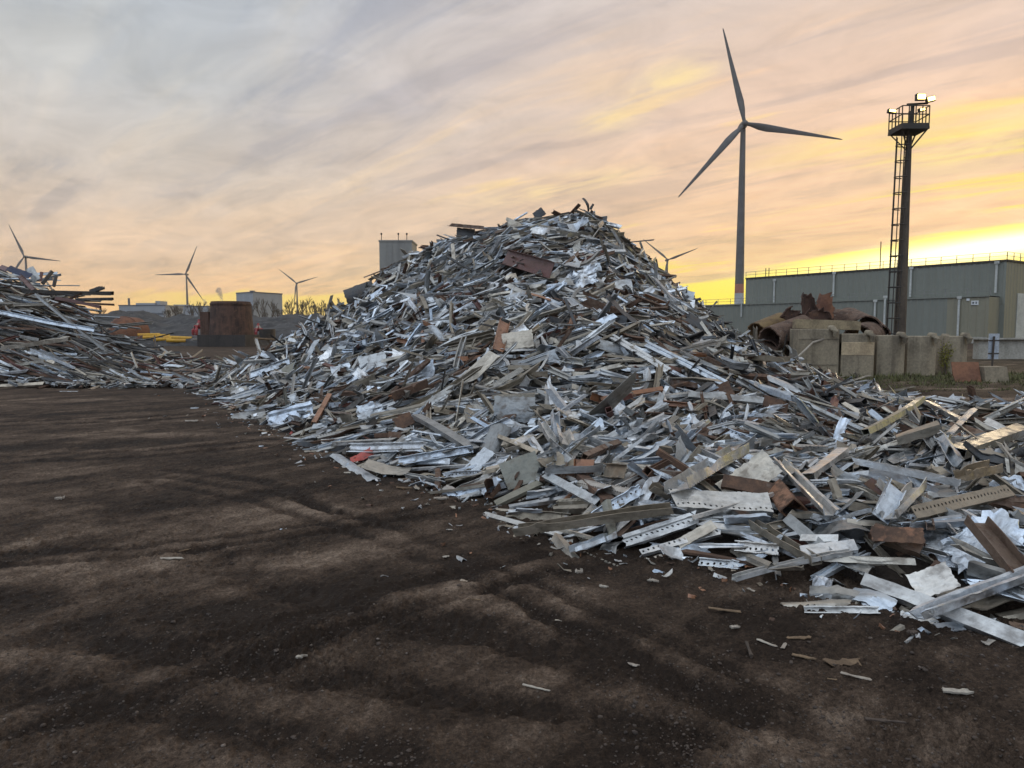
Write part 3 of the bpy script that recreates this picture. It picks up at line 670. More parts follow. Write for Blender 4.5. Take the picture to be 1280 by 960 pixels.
    # on the slope
    S((647, 425), .62, .4, 'beige', 'squarish pale olive-beige panel on the middle of the slope', ang=.12, face=.6, lift=.25, mark='the squarish beige panel', rust=.12, tone=.85)
    B((622, 438), (630, 402), 'channel', .22, .06, 'orange-rusted', 'upright orange-rusted plate behind the squarish beige panel', kind='rusty_beam', l0=.3, l1=.5, face=.7, rust=.5)
    S((466, 452), .62, .42, 'whitish', 'dull white square panel lying on the left slope', ang=.25, face=.6, lift=.25, mark='the dull white panel', rust=.12, tone=.8)
    B((632, 322), (690, 338), 'channel', .42, .12, 'reddish-brown', 'big reddish-brown beam lying high under the peak', kind='rusty_beam', l0=.4, l1=.4, face=.5, mark='the big reddish-brown beam', rust=.35, dent=.03)
    S((728, 346), .75, .5, 'silver', 'crumpled bright bluish sheet high on the right of the peak', ang=.3, face=.6, lift=.25, folds=6, fold_amp=.5, ragged=.08, mark='the bright crumpled sheet', rust=0)
    B((704, 296), (776, 294), 'channel', .26, .10, 'dull grey', 'long grey perforated channel lying level below the peak', l0=.4, l1=.4, face=.4, mark='the long level grey channel', perf=.09)
    B((788, 302), (818, 299), 'strip', .10, .05, 'dark', 'dark strip poking out into the sky right of the peak', depth=(20.4, 20.2), up=(0, 0, 1), face=.2)
    S((716, 332), .4, .3, 'blue-grey', 'second bluish crumpled flap beside the bright crumpled sheet', ang=-.3, face=.5, lift=.3, folds=5, fold_amp=.6)
    B((562, 283), (604, 287), 'angle', .14, .12, 'brown', 'brown beam jutting level from the left shoulder of the heap', kind='rusty_beam', depth=(20.3, 20.0), up=(0, 0, 1), mark='the jutting brown beam')
    S((582, 291), .6, .32, 'dark', 'dark sheet box hanging under the jutting brown beam', ang=-.1, face=.8, lift=.3, folds=1, rust=.3, depth=20.2)
    B((546, 293), (562, 299), 'strip', .08, .03, 'dark', 'thin dark spike sticking out left of the jutting brown beam', depth=(20.2, 20.2), up=(0, 0, 1))
    S((449, 364), 1.05, .55, 'dark', 'large dark curved sheet bulging from the left shoulder', ang=.35, face=.7, lift=.25, curl=-.3, mark='the large dark curved sheet', rust=.3)
    B((455, 346), (476, 338), 'strip', .09, .04, 'brown', 'brown strip poking out above the large dark curved sheet', kind='rusty_beam', depth=(20.6, 20.4), up=(0, 0, 1))
    B((738, 263), (731, 246), 'strip', .10, .03, 'dark', 'dark hooked strip standing up at the very top of the heap', depth=(20.0, 20.0), up=(0, -1, 0), bend=.35, face=0)
    B((738, 262), (742, 255), 'strip', .09, .03, 'dark', 'short dark stub standing beside the hooked strip at the top', depth=(19.9, 19.9), up=(0, -1, 0), face=0)
    S((674, 267), .36, .3, 'dark', 'dark folded flap standing on the crest left of the top', ang=.6, face=.8, lift=.1, folds=2, depth=20.2)
    B((810, 430), (905, 478), 'folded channel', .12, .05, 'blue-grey', 'long bluish channel bundle running down the right slope', l0=.35, l1=.3, face=.3, mark='the long bluish right-slope channel')
    B((766, 420), (835, 462), 'folded channel', .11, .05, 'silver', 'long silver channel above the long bluish right-slope channel', l0=.35, l1=.35)
    B((960, 470), (1012, 492), 'strip', .22, .05, 'blue-grey', 'broad bluish strip at the right foot of the heap', l0=.2, l1=.12, mark='the broad bluish foot strip')
    B((955, 500), (985, 510), 'channel', .2, .06, 'brown', 'broad brown piece below the broad bluish foot strip', kind='rusty_beam', l0=.18, l1=.15, rust=.8)
    B((1096, 478), (1106, 502), 'strip', .10, .04, 'blue-grey', 'pale stub standing up alone from the back right edge', l0=.32, l1=.1, face=.7)
    B((860, 492), (955, 500), 'channel', .10, .05, 'dull grey', 'long straight grey channel lying level on the right slope', l0=.3, l1=.25, mark='the straight level grey channel')
    B((1070, 580), (1200, 608), 'channel', .10, .05, 'whitish', 'long whitish rail bridging over gaps on the right side', l0=.4, l1=.35, mark='the long bridging rail', face=.4)
    B((1118, 610), (1100, 648), 'channel', .14, .05, 'silver', 'bright bluish gutter leaning under the long bridging rail', l0=.35, l1=.2, face=.5, rust=.02, mark='the bright leaning gutter')
    B((1112, 650), (1150, 610), 'channel', .12, .05, 'whitish', 'crushed whitish arm rising from the foot of the bright leaning gutter', l0=.2, l1=.35, dent=.25)
    B((1040, 598), (1048, 622), 'strip', .08, .03, 'tan', 'upright tan slat in the right part of the heap', l0=.35, l1=.15, face=.6)
    B((1200, 600), (1245, 588), 'channel', .13, .07, 'tan', 'short tan channel standing proud near the right border', l0=.4, l1=.4, face=.5, mark='the short border tan channel')
    B((1142, 640), (1262, 612), 'channel', .11, .06, 'tan', 'long tan slotted channel on the right side', l0=.32, l1=.34, perf=.002, face=.5, mark='the long slotted tan channel')
    B((1196, 560), (1278, 532), 'channel', .16, .08, 'tan', 'long thick tan beam slanting up toward the right border', kind='rusty_beam', l0=.45, l1=.55, rust=.35, mark='the thick slanting tan beam')
    B((1120, 545), (1172, 528), 'channel', .15, .08, 'tan', 'tan channel rising to the right in front of the bare yard', l0=.4, l1=.5, rust=.2)
    B((1085, 545), (1155, 502), 'box tube', .08, .06, 'olive-grey', 'olive-grey tube slanting up against the bare yard', l0=.35, l1=.4)
    B((1158, 500), (1212, 528), 'channel', .14, .06, 'dull grey', 'grey channel sloping down to the right on the far edge', l0=.4, l1=.3)
    B((1186, 540), (1216, 510), 'strip', .13, .04, 'whitish', 'whitish slat slanting up on the far edge', l0=.3, l1=.45)
    B((1176, 545), (1202, 580), 'channel', .10, .05, 'blue-grey', 'pair-leg bluish channel standing on the right side', l0=.45, l1=.3, face=.6)
    B((1054, 560), (1010, 592), 'channel', .12, .05, 'silver', 'bright silver channel slanting down to the left', l0=.4, l1=.28, face=.4, mark='the slanting bright silver channel')
    # bars: singled out on the left pile
    P = dict(kind='metal_bar', pile='bars')
    B((0, 392), (118, 414), 'channel', .15, .06, 'blue-grey', 'long bluish bar sweeping down across the pile of long bars', depth=(21.6, 21.4), bend=.04, mark='the long bluish bar', **P)
    B((44, 370), (132, 440), 'channel', .14, .06, 'dull grey', 'long grey bar slanting down through the middle of the bar pile', depth=(22.4, 20.9), mark='the long slanting grey bar', **P)
    B((2, 438), (88, 426), 'box tube', .13, .10, 'beige', 'pale tan pole lying across the front of the bar pile', depth=(21.2, 20.9), mark='the pale tan pole', **P)
    B((40, 438), (92, 461), 'channel', .12, .05, 'silver', 'short bright bluish bar low on the front of the bar pile', depth=(21.1, 20.6), **P)
    B((30, 362), (140, 365), 'channel', .16, .10, 'dark', 'dark bar jutting far out over the right of the bar pile', depth=(23.6, 23.2), up=(0, 0, 1), mark='the dark jutting bar', **P)
    B((95, 373), (141, 372), 'box tube', .09, .07, 'dark', 'thin dark bar jutting out just below the thicker jutting bar', depth=(23.0, 22.8), up=(0, 0, 1), **P)
    B((70, 374), (126, 385), 'box tube', .10, .08, 'reddish-brown', 'reddish bar end hanging below the jutting dark bars', depth=(23.0, 22.6), up=(0, 0, 1), bend=-.1, **P)
    B((60, 384), (100, 366), 'channel', .10, .06, 'brown', 'brown bar rising toward the jutting dark bars', depth=(23.2, 22.9), **P)
    B((114, 367), (130, 361), 'channel', .12, .10, 'dark', 'short dark stub lying on the jutting dark bar', depth=(23.3, 23.2), up=(0, 0, 1), **P)
    B((24, 345), (42, 362), 'channel', .16, .07, 'reddish-brown', 'dark red bar slanting near the top of the bar pile', depth=(23.6, 22.9), **P)
    B((36, 335), (46, 351), 'strip', .34, .05, 'dull grey', 'grey plate standing up on top of the bar pile', depth=(24.6, 24.4), up=(0, -1, .2), **P)
    B((52, 340), (50, 352), 'strip', .12, .05, 'reddish-brown', 'reddish stub standing right of the grey plate on the bar pile', depth=(24.5, 24.4), up=(0, -1, .2), **P)
    B((66, 339), (54, 354), 'box tube', .11, .09, 'dark', 'dark bar leaning up out of the top of the bar pile', depth=(24.5, 24.2), **P)
    B((71, 345), (68, 358), 'box tube', .08, .07, 'dark', 'thin dark stub standing near the jutting bars', depth=(24.4, 24.2), **P)
    S((24, 340), .85, .36, 'navy', 'dark blue sheet draped on the top of the bar pile', ang=-.1, face=.5, depth=24.2, folds=2)
    B((0, 333), (10, 337), 'channel', .2, .1, 'reddish-brown', 'red-brown bar end on the crest of the bar pile', depth=(24.6, 24.4), **P)
    B((150, 408), (192, 404), 'channel', .10, .06, 'dull grey', 'grey bar pointing out to the right of the bar pile', depth=(24.0, 23.4), up=(0, 0, 1), **P)
    B((110, 479), (216, 470), 'strip', .14, .05, 'beige', 'pale beige strip lying along the foot of the bar pile', l0=.1, l1=.12, mark='the pale foot strip', **P)
    B((73, 489), (98, 489), 'strip', .1, .03, 'whitish', 'short whitish strip lying on the dirt before the bar pile', l0=.01, l1=.01, **P)
    B((0, 466), (34, 462), 'channel', .16, .06, 'silver', 'bright silver bar end low at the left border', depth=(20.9, 20.8), **P)
    B((0, 482), (54, 479), 'channel', .14, .06, 'beige', 'beige bar lying at the foot of the pile by the left border', depth=(20.4, 20.4), **P)
    B((164, 440), (172, 460), 'strip', .07, .03, 'beige', 'thin pale stick standing in the low tail of the bar pile', depth=(21.6, 21.4), **P)

scatter_heap(14500)
scatter_bars(1250)
# mixed low scrap where the two piles meet
for _ in range(260):
    x = rng.uniform(-14.5, -7.8); y = rng.uniform(20.2, 21.6); h = float(max(heap(np.array([x]), np.array([y]))[0], bars(np.array([x]), np.array([y]))[0] * .8, .03))
    scrap_at(x, y, h, normal_of(surface, np.array([x]), np.array([y]))[0], .3)
# trodden-in fragments round the foot of the heap
def fragments(N):
    r = rng; k = 0
    xs = r.uniform(-10, 4.5, 60000); ys = r.uniform(3.6, 22, 60000); ds = foot_dist(xs, ys)
    for x, y, d in zip(xs, ys, ds):
        if k >= N: break
        if d > .05 or d < -2 or r.random() > math.exp(d / .28) * min(1, 7 / y): continue
        k += 1; a = r.uniform(0, 6.28); t = r.choice(['silver', 'blue-grey', 'dull grey', 'beige', 'tan', 'brown', 'orange-rusted', 'whitish'])
        L = float(np.clip(r.lognormal(-3.0, .5), .02, .16)); w = L * r.uniform(.15, .6)
        if r.random() < .5: geo = sheet_piece(L, w, .003, r, 5, 4, .5, 2, .5, .12)
        else: geo = long_piece('strip', L, min(w, .05), .01, .003, r, 5, .05, .6, 0, .05, .2)
        put(geo, (x, y, .012), frame([math.cos(a), math.sin(a), r.normal(0, .1)], np.array([0, 0, 1]) + r.normal(0, .15, 3)), 'sheet_scrap', t, 'sheet', L, w, cond='small')
fragments(620)
landmarks()

# ---- which pieces does the photograph's view show, and how large (only used to choose which become objects of their own)
def visible_counts():
    Vs, Qs, own = [], [], []; b = 0
    for i, p in enumerate(PIECES):
        Vs.append(p['V'] + p['o']); Qs.append(p['Q'] + b); own.append(np.full(len(p['Q']), i)); b += len(p['V'])
    V = np.concatenate(Vs); Q = np.concatenate(Qs); own = np.concatenate(own)
    tree = BVHTree.FromPolygons(V.tolist(), Q.tolist())
    cnt = np.zeros(len(PIECES), int); o = Vector((0, 0, EYE)); r = np.random.default_rng(2)
    # loose scrap that would bury one of the singled-out pieces is left out
    for i, p in enumerate(PIECES):
        if not p['label']: continue
        W = p['V'] * .88 + p['o']
        for v in W[r.permutation(len(W))[:26]]:
            d = Vector(v) - o; dist = d.length; d.normalize(); a = 0.0
            for _ in range(8):
                h = tree.ray_cast(o + d * a, d, dist - a + .02)
                if h[2] is None: break
                k = own[h[2]]
                if k == i: break
                if not PIECES[k]['label']: GONE.add(int(k))
                a += h[3] + .004
                if a >= dist: break
    for py in np.arange(240, 830, 2.5):
        for px in np.arange(1, 1280, 2.5):
            if py > 500 and px < 240: continue
            if px < 240 and py < 320: continue
            d = Vector(ray(px, py)).normalized(); a = 0.0
            for _ in range(6):
                h = tree.ray_cast(o + d * a, d, 60.0)
                if h[2] is None: break
                k = int(own[h[2]])
                if k in GONE: a += h[3] + .003; continue
                cnt[k] += 1; break
    return cnt
GONE = set()
CNT = visible_counts()
CAP = {'steel_profile': 300, 'sheet_scrap': 290, 'rusty_beam': 260, 'metal_bar': 290}
chosen = set()
for kind, cap in CAP.items():
    ids = [i for i, p in enumerate(PIECES) if p['kind'] == kind and i not in GONE]
    ids.sort(key=lambda i: -(CNT[i] + (100000 if PIECES[i]['label'] else 0)))
    chosen |= {i for i in ids[:cap] if CNT[i] >= 3}

# ---- labels that single a piece out: look, state, lie, and the nearest piece one can find
MARKS = [(p['mark'], project(p['o'])[0][:2]) for i, p in enumerate(PIECES) if p['mark'] and CNT[i] >= 12]
def describe(i):
    p = PIECES[i]; c = project(p['o'])[0]
    e = project(np.stack([p['o'] - p['axis'] * p['L'] / 2, p['o'] + p['axis'] * p['L'] / 2]))
    dx, dy = e[1][0] - e[0][0], e[1][1] - e[0][1]
    if dx < 0: dx, dy = -dx, -dy
    a = math.degrees(math.atan2(-dy, dx + 1e-6))
    lie = 'upright' if abs(a) > 62 else 'rising to the right' if a > 18 else 'falling to the right' if a < -18 else 'level'
    size = 'long' if p['L'] > (1.0 if p['pile'] == 'heap' else 2.2) else 'short' if p['L'] < (.45 if p['pile'] == 'heap' else 1.0) else ''
    m = sorted(MARKS, key=lambda q: (q[1][0] - c[0]) ** 2 + ((q[1][1] - c[1]) * 1.3) ** 2)[:3]
    def rel(q):
        vx, vy = c[0] - q[1][0], c[1] - q[1][1]; dd = math.hypot(vx, vy)
        side = ('right of' if vx > 0 else 'left of') if abs(vx) > 1.6 * abs(vy) else ('below' if vy > 0 else 'above') if abs(vy) > 1.6 * abs(vx) else ('below and right of' if vx > 0 else 'below and left of') if vy > 0 else ('above and right of' if vx > 0 else 'above and left of')
        return ('just ' if dd < 26 else '' if dd < 75 else 'well ') + side + ' ' + q[0]
    noun = {'sheet': 'sheet scrap', 'strip': 'flat strip', 'angle': 'angle bar', 'zed': 'stepped rail', 'double channel': 'ribbed rail', 'folded channel': 'folded rail'}.get(p['shape'], p['shape'])
    if p['surf'][2] > 0: noun = 'perforated ' + noun
    lead = ' '.join(w for w in (size, p['cond'], p['colour'], noun) if w)
    return lead, lie, [rel(q) for q in m], CNT[i]
def fit(s):
    w = s.split(); return ' '.join(w[:16])
labels = {}; D = {i: describe(i) for i in chosen if not PIECES[i]['label']}
for i in chosen:
    if PIECES[i]['label']: labels[i] = PIECES[i]['label']
def clash(lab):
    g = {}
    for i, l in lab.items(): g.setdefault(l, []).append(i)
    return g
forms = [lambda d: f'{d[0]} {d[2][0]}', lambda d: f'{d[0]} {d[1] if d[1] not in ("level", "upright") else ("lying level" if d[1] == "level" else "standing upright")} {d[2][0]}', lambda d: f'{d[0]} {d[2][1]}']
todo = list(D)
for f in forms:
    g = clash({i: f(D[i]) for i in todo if len(f(D[i]).split()) <= 16}); taken = set(labels.values())
    for l, ids in g.items():
        if len(ids) == 1 and l not in taken: labels[ids[0]] = l
    todo = [i for i in todo if i not in labels]
g = {}
for i in todo: g.setdefault(fit(f'{D[i][0]} {D[i][2][0]}'), []).append(i)
for l, ids in g.items():
    ids.sort(key=lambda i: -CNT[i])
    for k, i in enumerate(ids):
        t = (('larger ', 'smaller ') if len(ids) == 2 else ('largest ', 'second largest ', 'third largest ', 'fourth largest ', 'fifth largest ') if len(ids) > 2 else ('',))
        labels[i] = fit((t[k] if k < len(t) else 'tiny ') + l)
GROUPS = {'steel_profile': 'steel profiles strewn over the scrap heap', 'sheet_scrap': 'sheet metal scraps on the heap', 'rusty_beam': 'rusty beams and tubes in the heap', 'metal_bar': 'long bars in the left pile'}
CATS = {'steel_profile': 'steel profile', 'sheet_scrap': 'metal sheet', 'rusty_beam': 'rusty beam', 'metal_bar': 'metal bar'}
def attrs(p):
    n = len(p['V'])
    return np.tile([*p['tint'], 1.0], (n, 1)), np.tile([*p['surf'], 1.0], (n, 1))
for i in sorted(chosen):
    p = PIECES[i]; T, S_ = attrs(p)
    me = np_mesh(p['kind'], p['V'], p['Q'], [M['scrap']], uv=p['uv'], pt={'tint': T, 'surf': S_}, sharp=R(28))
    tag(link(p['kind'], me, loc=p['o']), labels[i], CATS[p['kind']], GROUPS[p['kind']], 'thing')
def rest(name, pile, label, fn, x0, x1, y0, y1, step, drop):
    Vs, Qs, UV, T, S_ = [], [], [], [], []; b = 0
    xs = np.arange(x0, x1, step); ys = np.arange(y0, y1, step); X, Y = np.meshgrid(xs, ys, indexing='ij')
    Z = fn(X, Y) - drop + .10 * fbm(X * 2.2, Y * 2.2, 3); Z = np.where(fn(X, Y) < .14, -.35, np.maximum(Z, -.02))
    nx, ny = X.shape
    i, j = np.meshgrid(np.arange(nx - 1), np.arange(ny - 1), indexing='ij'); a = (i * ny + j).ravel()
    V = np.stack([X, Y, Z], 2).reshape(-1, 3); Q = np.stack([a, a + ny, a + ny + 1, a + 1], 1)
    keep = (V[Q][:, :, 2] > -.3).any(1); Q = Q[keep]
    Vs.append(V); Qs.append(Q); UV.append(np.zeros((len(V), 2))); T.append(np.ones((len(V), 4)) * .05); S_.append(np.zeros((len(V), 4))); b = len(V); nc = len(Q)
    for k, p in enumerate(PIECES):
        if k in chosen or k in GONE or p['pile'] != pile: continue
        t, s = attrs(p); Vs.append(p['V'] + p['o']); Qs.append(p['Q'] + b); UV.append(p['uv']); T.append(t); S_.append(s); b += len(p['V'])
    Q = np.concatenate(Qs); mi = np.zeros(len(Q), int); mi[:nc] = 1
    me = np_mesh(name, np.concatenate(Vs), Q, [M['scrap'], M['core']], mi, np.concatenate(UV), {'tint': np.concatenate(T), 'surf': np.concatenate(S_)}, sharp=R(28))
    tag(link(name, me), label, 'scrap heap', None, 'stuff')
rest('scrap_heap', 'heap', 'tall heap of tangled galvanised and rusty steel scrap on the dirt', heap, -10.2, 12.6, 3.4, 30.2, .14, .13)
rest('bar_pile', 'bars', 'dark pile of long tangled metal bars at the left edge of the yard', bars, -24, -8.2, 20.2, 31, .2, .22)

# ------------------------------------------------------------------ the yard ground: one sheet to the horizon
def polyline_dist(x, y, P):
    best = np.full(x.shape, 1e9); s_at = np.zeros(x.shape); s = 0
    for (ax, ay), (bx, by) in zip(P[:-1], P[1:]):
        dx, dy = bx - ax, by - ay; L = math.hypot(dx, dy)
        t = np.clip(((x - ax) * dx + (y - ay) * dy) / (L * L), 0, 1)
        d = np.hypot(x - ax - t * dx, y - ay - t * dy)
        m = d < best; best = np.where(m, d, best); s_at = np.where(m, s + t * L, s_at); s += L
    return best, s_at
def px_path(*pts): return [tuple(gnd(*p)[:2]) for p in pts]
def track(gauge, w, dep, *pts):
    P = np.array(px_path(*pts)); q = np.gradient(P, axis=0); q /= np.linalg.norm(q, axis=1, keepdims=True); n = np.stack([-q[:, 1], q[:, 0]], 1)
    return [([tuple(v) for v in P + n * g], w, dep) for g in (-gauge / 2, gauge / 2)]
TRACKS = (track(.30, .075, .04, (200, 600), (330, 622), (470, 662), (620, 722), (800, 806), (960, 890))
        + track(.26, .06, .035, (0, 700), (160, 690), (340, 668), (520, 640), (640, 618))
        + track(.34, .08, .045, (0, 900), (150, 862), (330, 800), (520, 742), (700, 700))
        + track(.5, .10, .04, (0, 575), (200, 566), (360, 550), (470, 545)) + track(.6, .10, .04, (0, 530), (180, 524), (330, 512)))
RUTS = [(px_path((250, 690), (345, 735), (500, 775), (640, 806), (800, 850), (960, 905)), .16, .055),
        (px_path((60, 800), (180, 812), (300, 830), (430, 852), (560, 872), (720, 892), (900, 925)), .12, .05),
        (px_path((100, 780), (140, 800), (160, 815)), .10, .03),
        (px_path((0, 755), (140, 735), (300, 700), (470, 655), (640, 630), (760, 600)), .22, .03),
        (px_path((0, 650), (150, 640), (300, 622), (480, 600), (600, 585)), .25, .03),
        (px_path((210, 588), (260, 592), (330, 602), (420, 640)), .10, .04),
        (px_path((0, 560), (150, 556), (320, 540), (420, 530)), .35, .03),
        (px_path((0, 520), (200, 512), (330, 500)), .4, .03),
        (px_path((560, 700), (640, 735), (720, 790), (840, 850), (1000, 900)), .12, .03),
        (px_path((0, 850), (160, 880), (300, 910), (480, 945)), .12, .03),
        *TRACKS, (px_path((1060, 476), (1180, 492), (1290, 500)), .5, .04), (px_path((1100, 485), (1290, 515)), .4, .04)]
NGY, NGX = 960, 1080
def ground():
    ny, nx = NGY, NGX
    ys = 1.5 * np.exp(np.linspace(0, math.log(60 / 1.5), ny)); an = np.linspace(R(-61), R(61), nx)
    Y = np.repeat(ys[:, None], nx, 1); X = Y * np.tan(an)[None, :]
    Z = .012 * fbm(X * .4, Y * .4, 2) + .003 * fbm(X * 2.1 + 9, Y * 2.1, 4, .6)
    near = np.clip(14 / Y, 0, 1)
    Z += near * (.006 * fbm(X * 6, Y * 6, 3, .6) + .022 * np.maximum(fbm(X * 15, Y * 15, 3, .7), -.1))
    cr = np.clip(1.25 - Y / 9, 0, 1); cl = np.clip(.6 + 1.6 * fbm(X * 1.1 + 30, Y * 1.1, 3), .1, 1.5)
    Z += cr * cl * (.036 * np.maximum(vnoise(X * 24, Y * 24) - .12, 0) + .034 * np.maximum(vnoise(X * 47 + 5, Y * 47) - .05, 0) + .016 * vnoise(X * 90, Y * 90))
    flow = fbm(X * .22 + .3 * Y, Y * .9 + 3, 4, .55)
    ca, sa_ = .74, .67; UU = X * sa_ + Y * ca; VV = X * ca - Y * sa_
    dry = .40 + .22 * flow + .40 * fbm(UU * .7, VV * 2.8, 6, .70) + .22 * fbm(X * 2.4 + 3, Y * 2.4, 5, .75)
    for P, w, dep in RUTS:
        d, s = polyline_dist(X, Y, P)
        d = d + .55 * w * fbm(X * 5, Y * 5, 3, .65); wob = .7 + 1.0 * fbm(s * 1.3, s * 0 + 2.5, 2)
        k = np.exp(-(d / w) ** 4 * 1.4); tread = 1 + .25 * np.sin(s * 60 + 6 * d / w)
        Z -= dep * .5 * k * wob * tread; Z += dep * .12 * np.exp(-((d - 1.5 * w) / (.5 * w)) ** 2) * (.6 + 1.2 * fbm(X * 4, Y * 4, 2))
        dry -= .36 * k * wob; dry += .05 * np.exp(-((d - 1.9 * w) / (.8 * w)) ** 2)
    for (px, py), rx, ry, a in (((630, 745), .55, .28, .5), ((100, 715), .9, .35, .5), ((300, 700), .8, .22, .4), ((120, 815), .25, .1, .35), ((450, 535), 1.8, .5, .35), ((200, 545), 2.2, .35, .55), ((60, 500), 2.5, .5, .35), ((640, 850), .4, .16, .35),
                                ((1250, 498), 1.6, .35, .9), ((1200, 486), 1.2, .3, .6), ((60, 640), .8, .35, .35), ((700, 640), .5, .5, .2), ((350, 640), 1.2, .5, .25), ((880, 800), .6, .3, -.2), ((400, 790), .8, .3, -.25), ((200, 770), .7, .25, -.3)):
        g = gnd(px, py); q = ((X - g.x) / rx) ** 2 + ((Y - g.y) / ry) ** 2
        q = q * (1 + .9 * fbm(X * 3 / rx, Y * 1.5 / ry, 3)); dry += .72 * a * np.exp(-np.clip(q, 0, 40) ** 1.8)
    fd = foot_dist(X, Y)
    dry += -.18 * np.exp(-np.abs(fd) / .6)  # soil colour darker along the heap's outline
    dry += .10 * np.clip((Y - 10) / 20, 0, 1) * (X > 6)
    green = np.exp(-((Y - 24.6) / 1.1) ** 2) * (X > 8) * .9 + .35 * (X > 9) * np.clip((Y - 17) / 6, 0, 1)
    Z[:3] = -.16; Z[-2:] = -.12
    e = np.clip(np.minimum(np.arange(nx), np.arange(nx)[::-1]) / 70., 0, 1); e = (e * e * (3 - 2 * e))[None, :]; Z = Z * e - .125 * (1 - e); dry = dry * e + .38 * (1 - e)
    i, j = np.meshgrid(np.arange(ny - 1), np.arange(nx - 1), indexing='ij'); a = (i * nx + j).ravel()
    Q = np.stack([a, a + 1, a + nx + 1, a + nx], 1)
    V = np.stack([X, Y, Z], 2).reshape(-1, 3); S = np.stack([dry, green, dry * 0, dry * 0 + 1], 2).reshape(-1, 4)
    B = 6000; n0 = len(V)
    xs = np.array([-B, -600, -120, -30, 30, 120, 600, B]); ys2 = np.array([-B, -200, -20, 20, 60, 200, 900, B])
    XX, YY = np.meshgrid(xs, ys2, indexing='ij')
    V2 = np.stack([XX, YY, XX * 0 - .12], 2).reshape(-1, 3)
    i, j = np.meshgrid(np.arange(7), np.arange(7), indexing='ij'); a = (i * 8 + j).ravel() + n0
    Q2 = np.stack([a, a + 8, a + 9, a + 1], 1)
    S2 = np.tile([.38, 0, 0, 1.0], (len(V2), 1))
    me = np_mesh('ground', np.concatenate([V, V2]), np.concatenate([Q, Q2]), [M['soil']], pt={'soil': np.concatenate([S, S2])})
    me.polygons.foreach_set('use_smooth', np.ones(len(me.polygons), bool))
    tag(link('ground', me), 'dark trampled brown soil with tyre tracks', 'ground', kind='structure')
    return X, Y, Z
GX, GY, GZ = ground()
def gz(x, y):
    j = np.clip(np.searchsorted(np.linspace(R(-61), R(61), NGX), math.atan2(x, y)), 0, NGX - 1); i = np.clip(int(round(math.log(max(y, 1.5) / 1.5) / math.log(60 / 1.5) * (NGY - 1))), 0, NGY - 1)
    return float(GZ[i, j])

def gravel():
    r = np.random.default_rng(8); N = 22000
    ico = bmesh.new(); bmesh.ops.create_icosphere(ico, subdivisions=1, radius=1)
    bv = np.array([v.co[:] for v in ico.verts]); bf = np.array([[v.index for v in f.verts] for f in ico.faces]); ico.free()
    y = 2.5 * np.exp(r.random(N) ** 1.15 * math.log(16 / 2.5)); x = y * np.tan(r.uniform(R(-38), R(38), N))
    ok = foot_dist(x, y) < -.02; x = x[ok]; y = y[ok]
    cl = fbm(x * 1.3, y * 1.3, 3); ok = r.random(len(x)) < .35 + 1.6 * cl + .2; x = x[ok]; y = y[ok]; n = len(x)
    s = np.clip(r.lognormal(-5.4, .45, n), .002, .015)
    z = np.array([gz(a, b) for a, b in zip(x, y)])
    V = np.zeros((n, len(bv), 3))
    sc = r.uniform(.6, 1.25, (n, 1, 3)); sc[:, :, 2] *= .65
    th = r.uniform(0, 6.28, n); c, si = np.cos(th)[:, None], np.sin(th)[:, None]
    P = bv[None] * sc * (1 + r.normal(0, .13, (n, len(bv), 1))) * s[:, None, None]
    V[..., 0] = P[..., 0] * c - P[..., 1] * si + x[:, None]; V[..., 1] = P[..., 0] * si + P[..., 1] * c + y[:, None]; V[..., 2] = P[..., 2] + (z + s * .15)[:, None]
    F = (bf[None] + (np.arange(n) * len(bv))[:, None, None]).reshape(-1, 3)
    me = np_mesh('gravel', V.reshape(-1, 3), F, [M['stone']], n=3)
    tag(link('gravel', me), 'scattered grit and small stones on the dark soil', 'gravel', kind='stuff')
gravel()

def chip(px, py, L, w, t, ang, name, m, label, cat, bend=.03, seed=0, group='scraps lying on the bare soil'):
    g = gnd(px, py); r = np.random.default_rng(int(px + 7 * py)); z = gz(g.x, g.y)
    L *= .8; w *= .75; t *= .5
    u = np.linspace(-L / 2, L / 2, 7); G = np.zeros((7, 3, 3)); G[..., 0] = u[:, None]; G[..., 1] = np.array([-w / 2, 0, w / 2]); G[..., 2] = (bend * u * u / L)[:, None] + np.array([0, .12 * w, 0])
    G[..., 1] *= (1 + r.normal(0, .18, (7, 1))); G[0, :, 0] += r.normal(0, .25 * w, 3); G[-1, :, 0] += r.normal(0, .3 * w, 3); G[..., 2] += r.normal(0, .06 * w, (7, 3))
    V, Q, uv = thick(G, t); mb = MB(); c, s = math.cos(ang), math.sin(ang)
    mb.add([(a * c - b * s, a * s + b * c, d) for a, b, d in V], Q.tolist())
    tag(mb.build(name, m, loc=(g.x, g.y, z + t + .006)), label, cat, group)
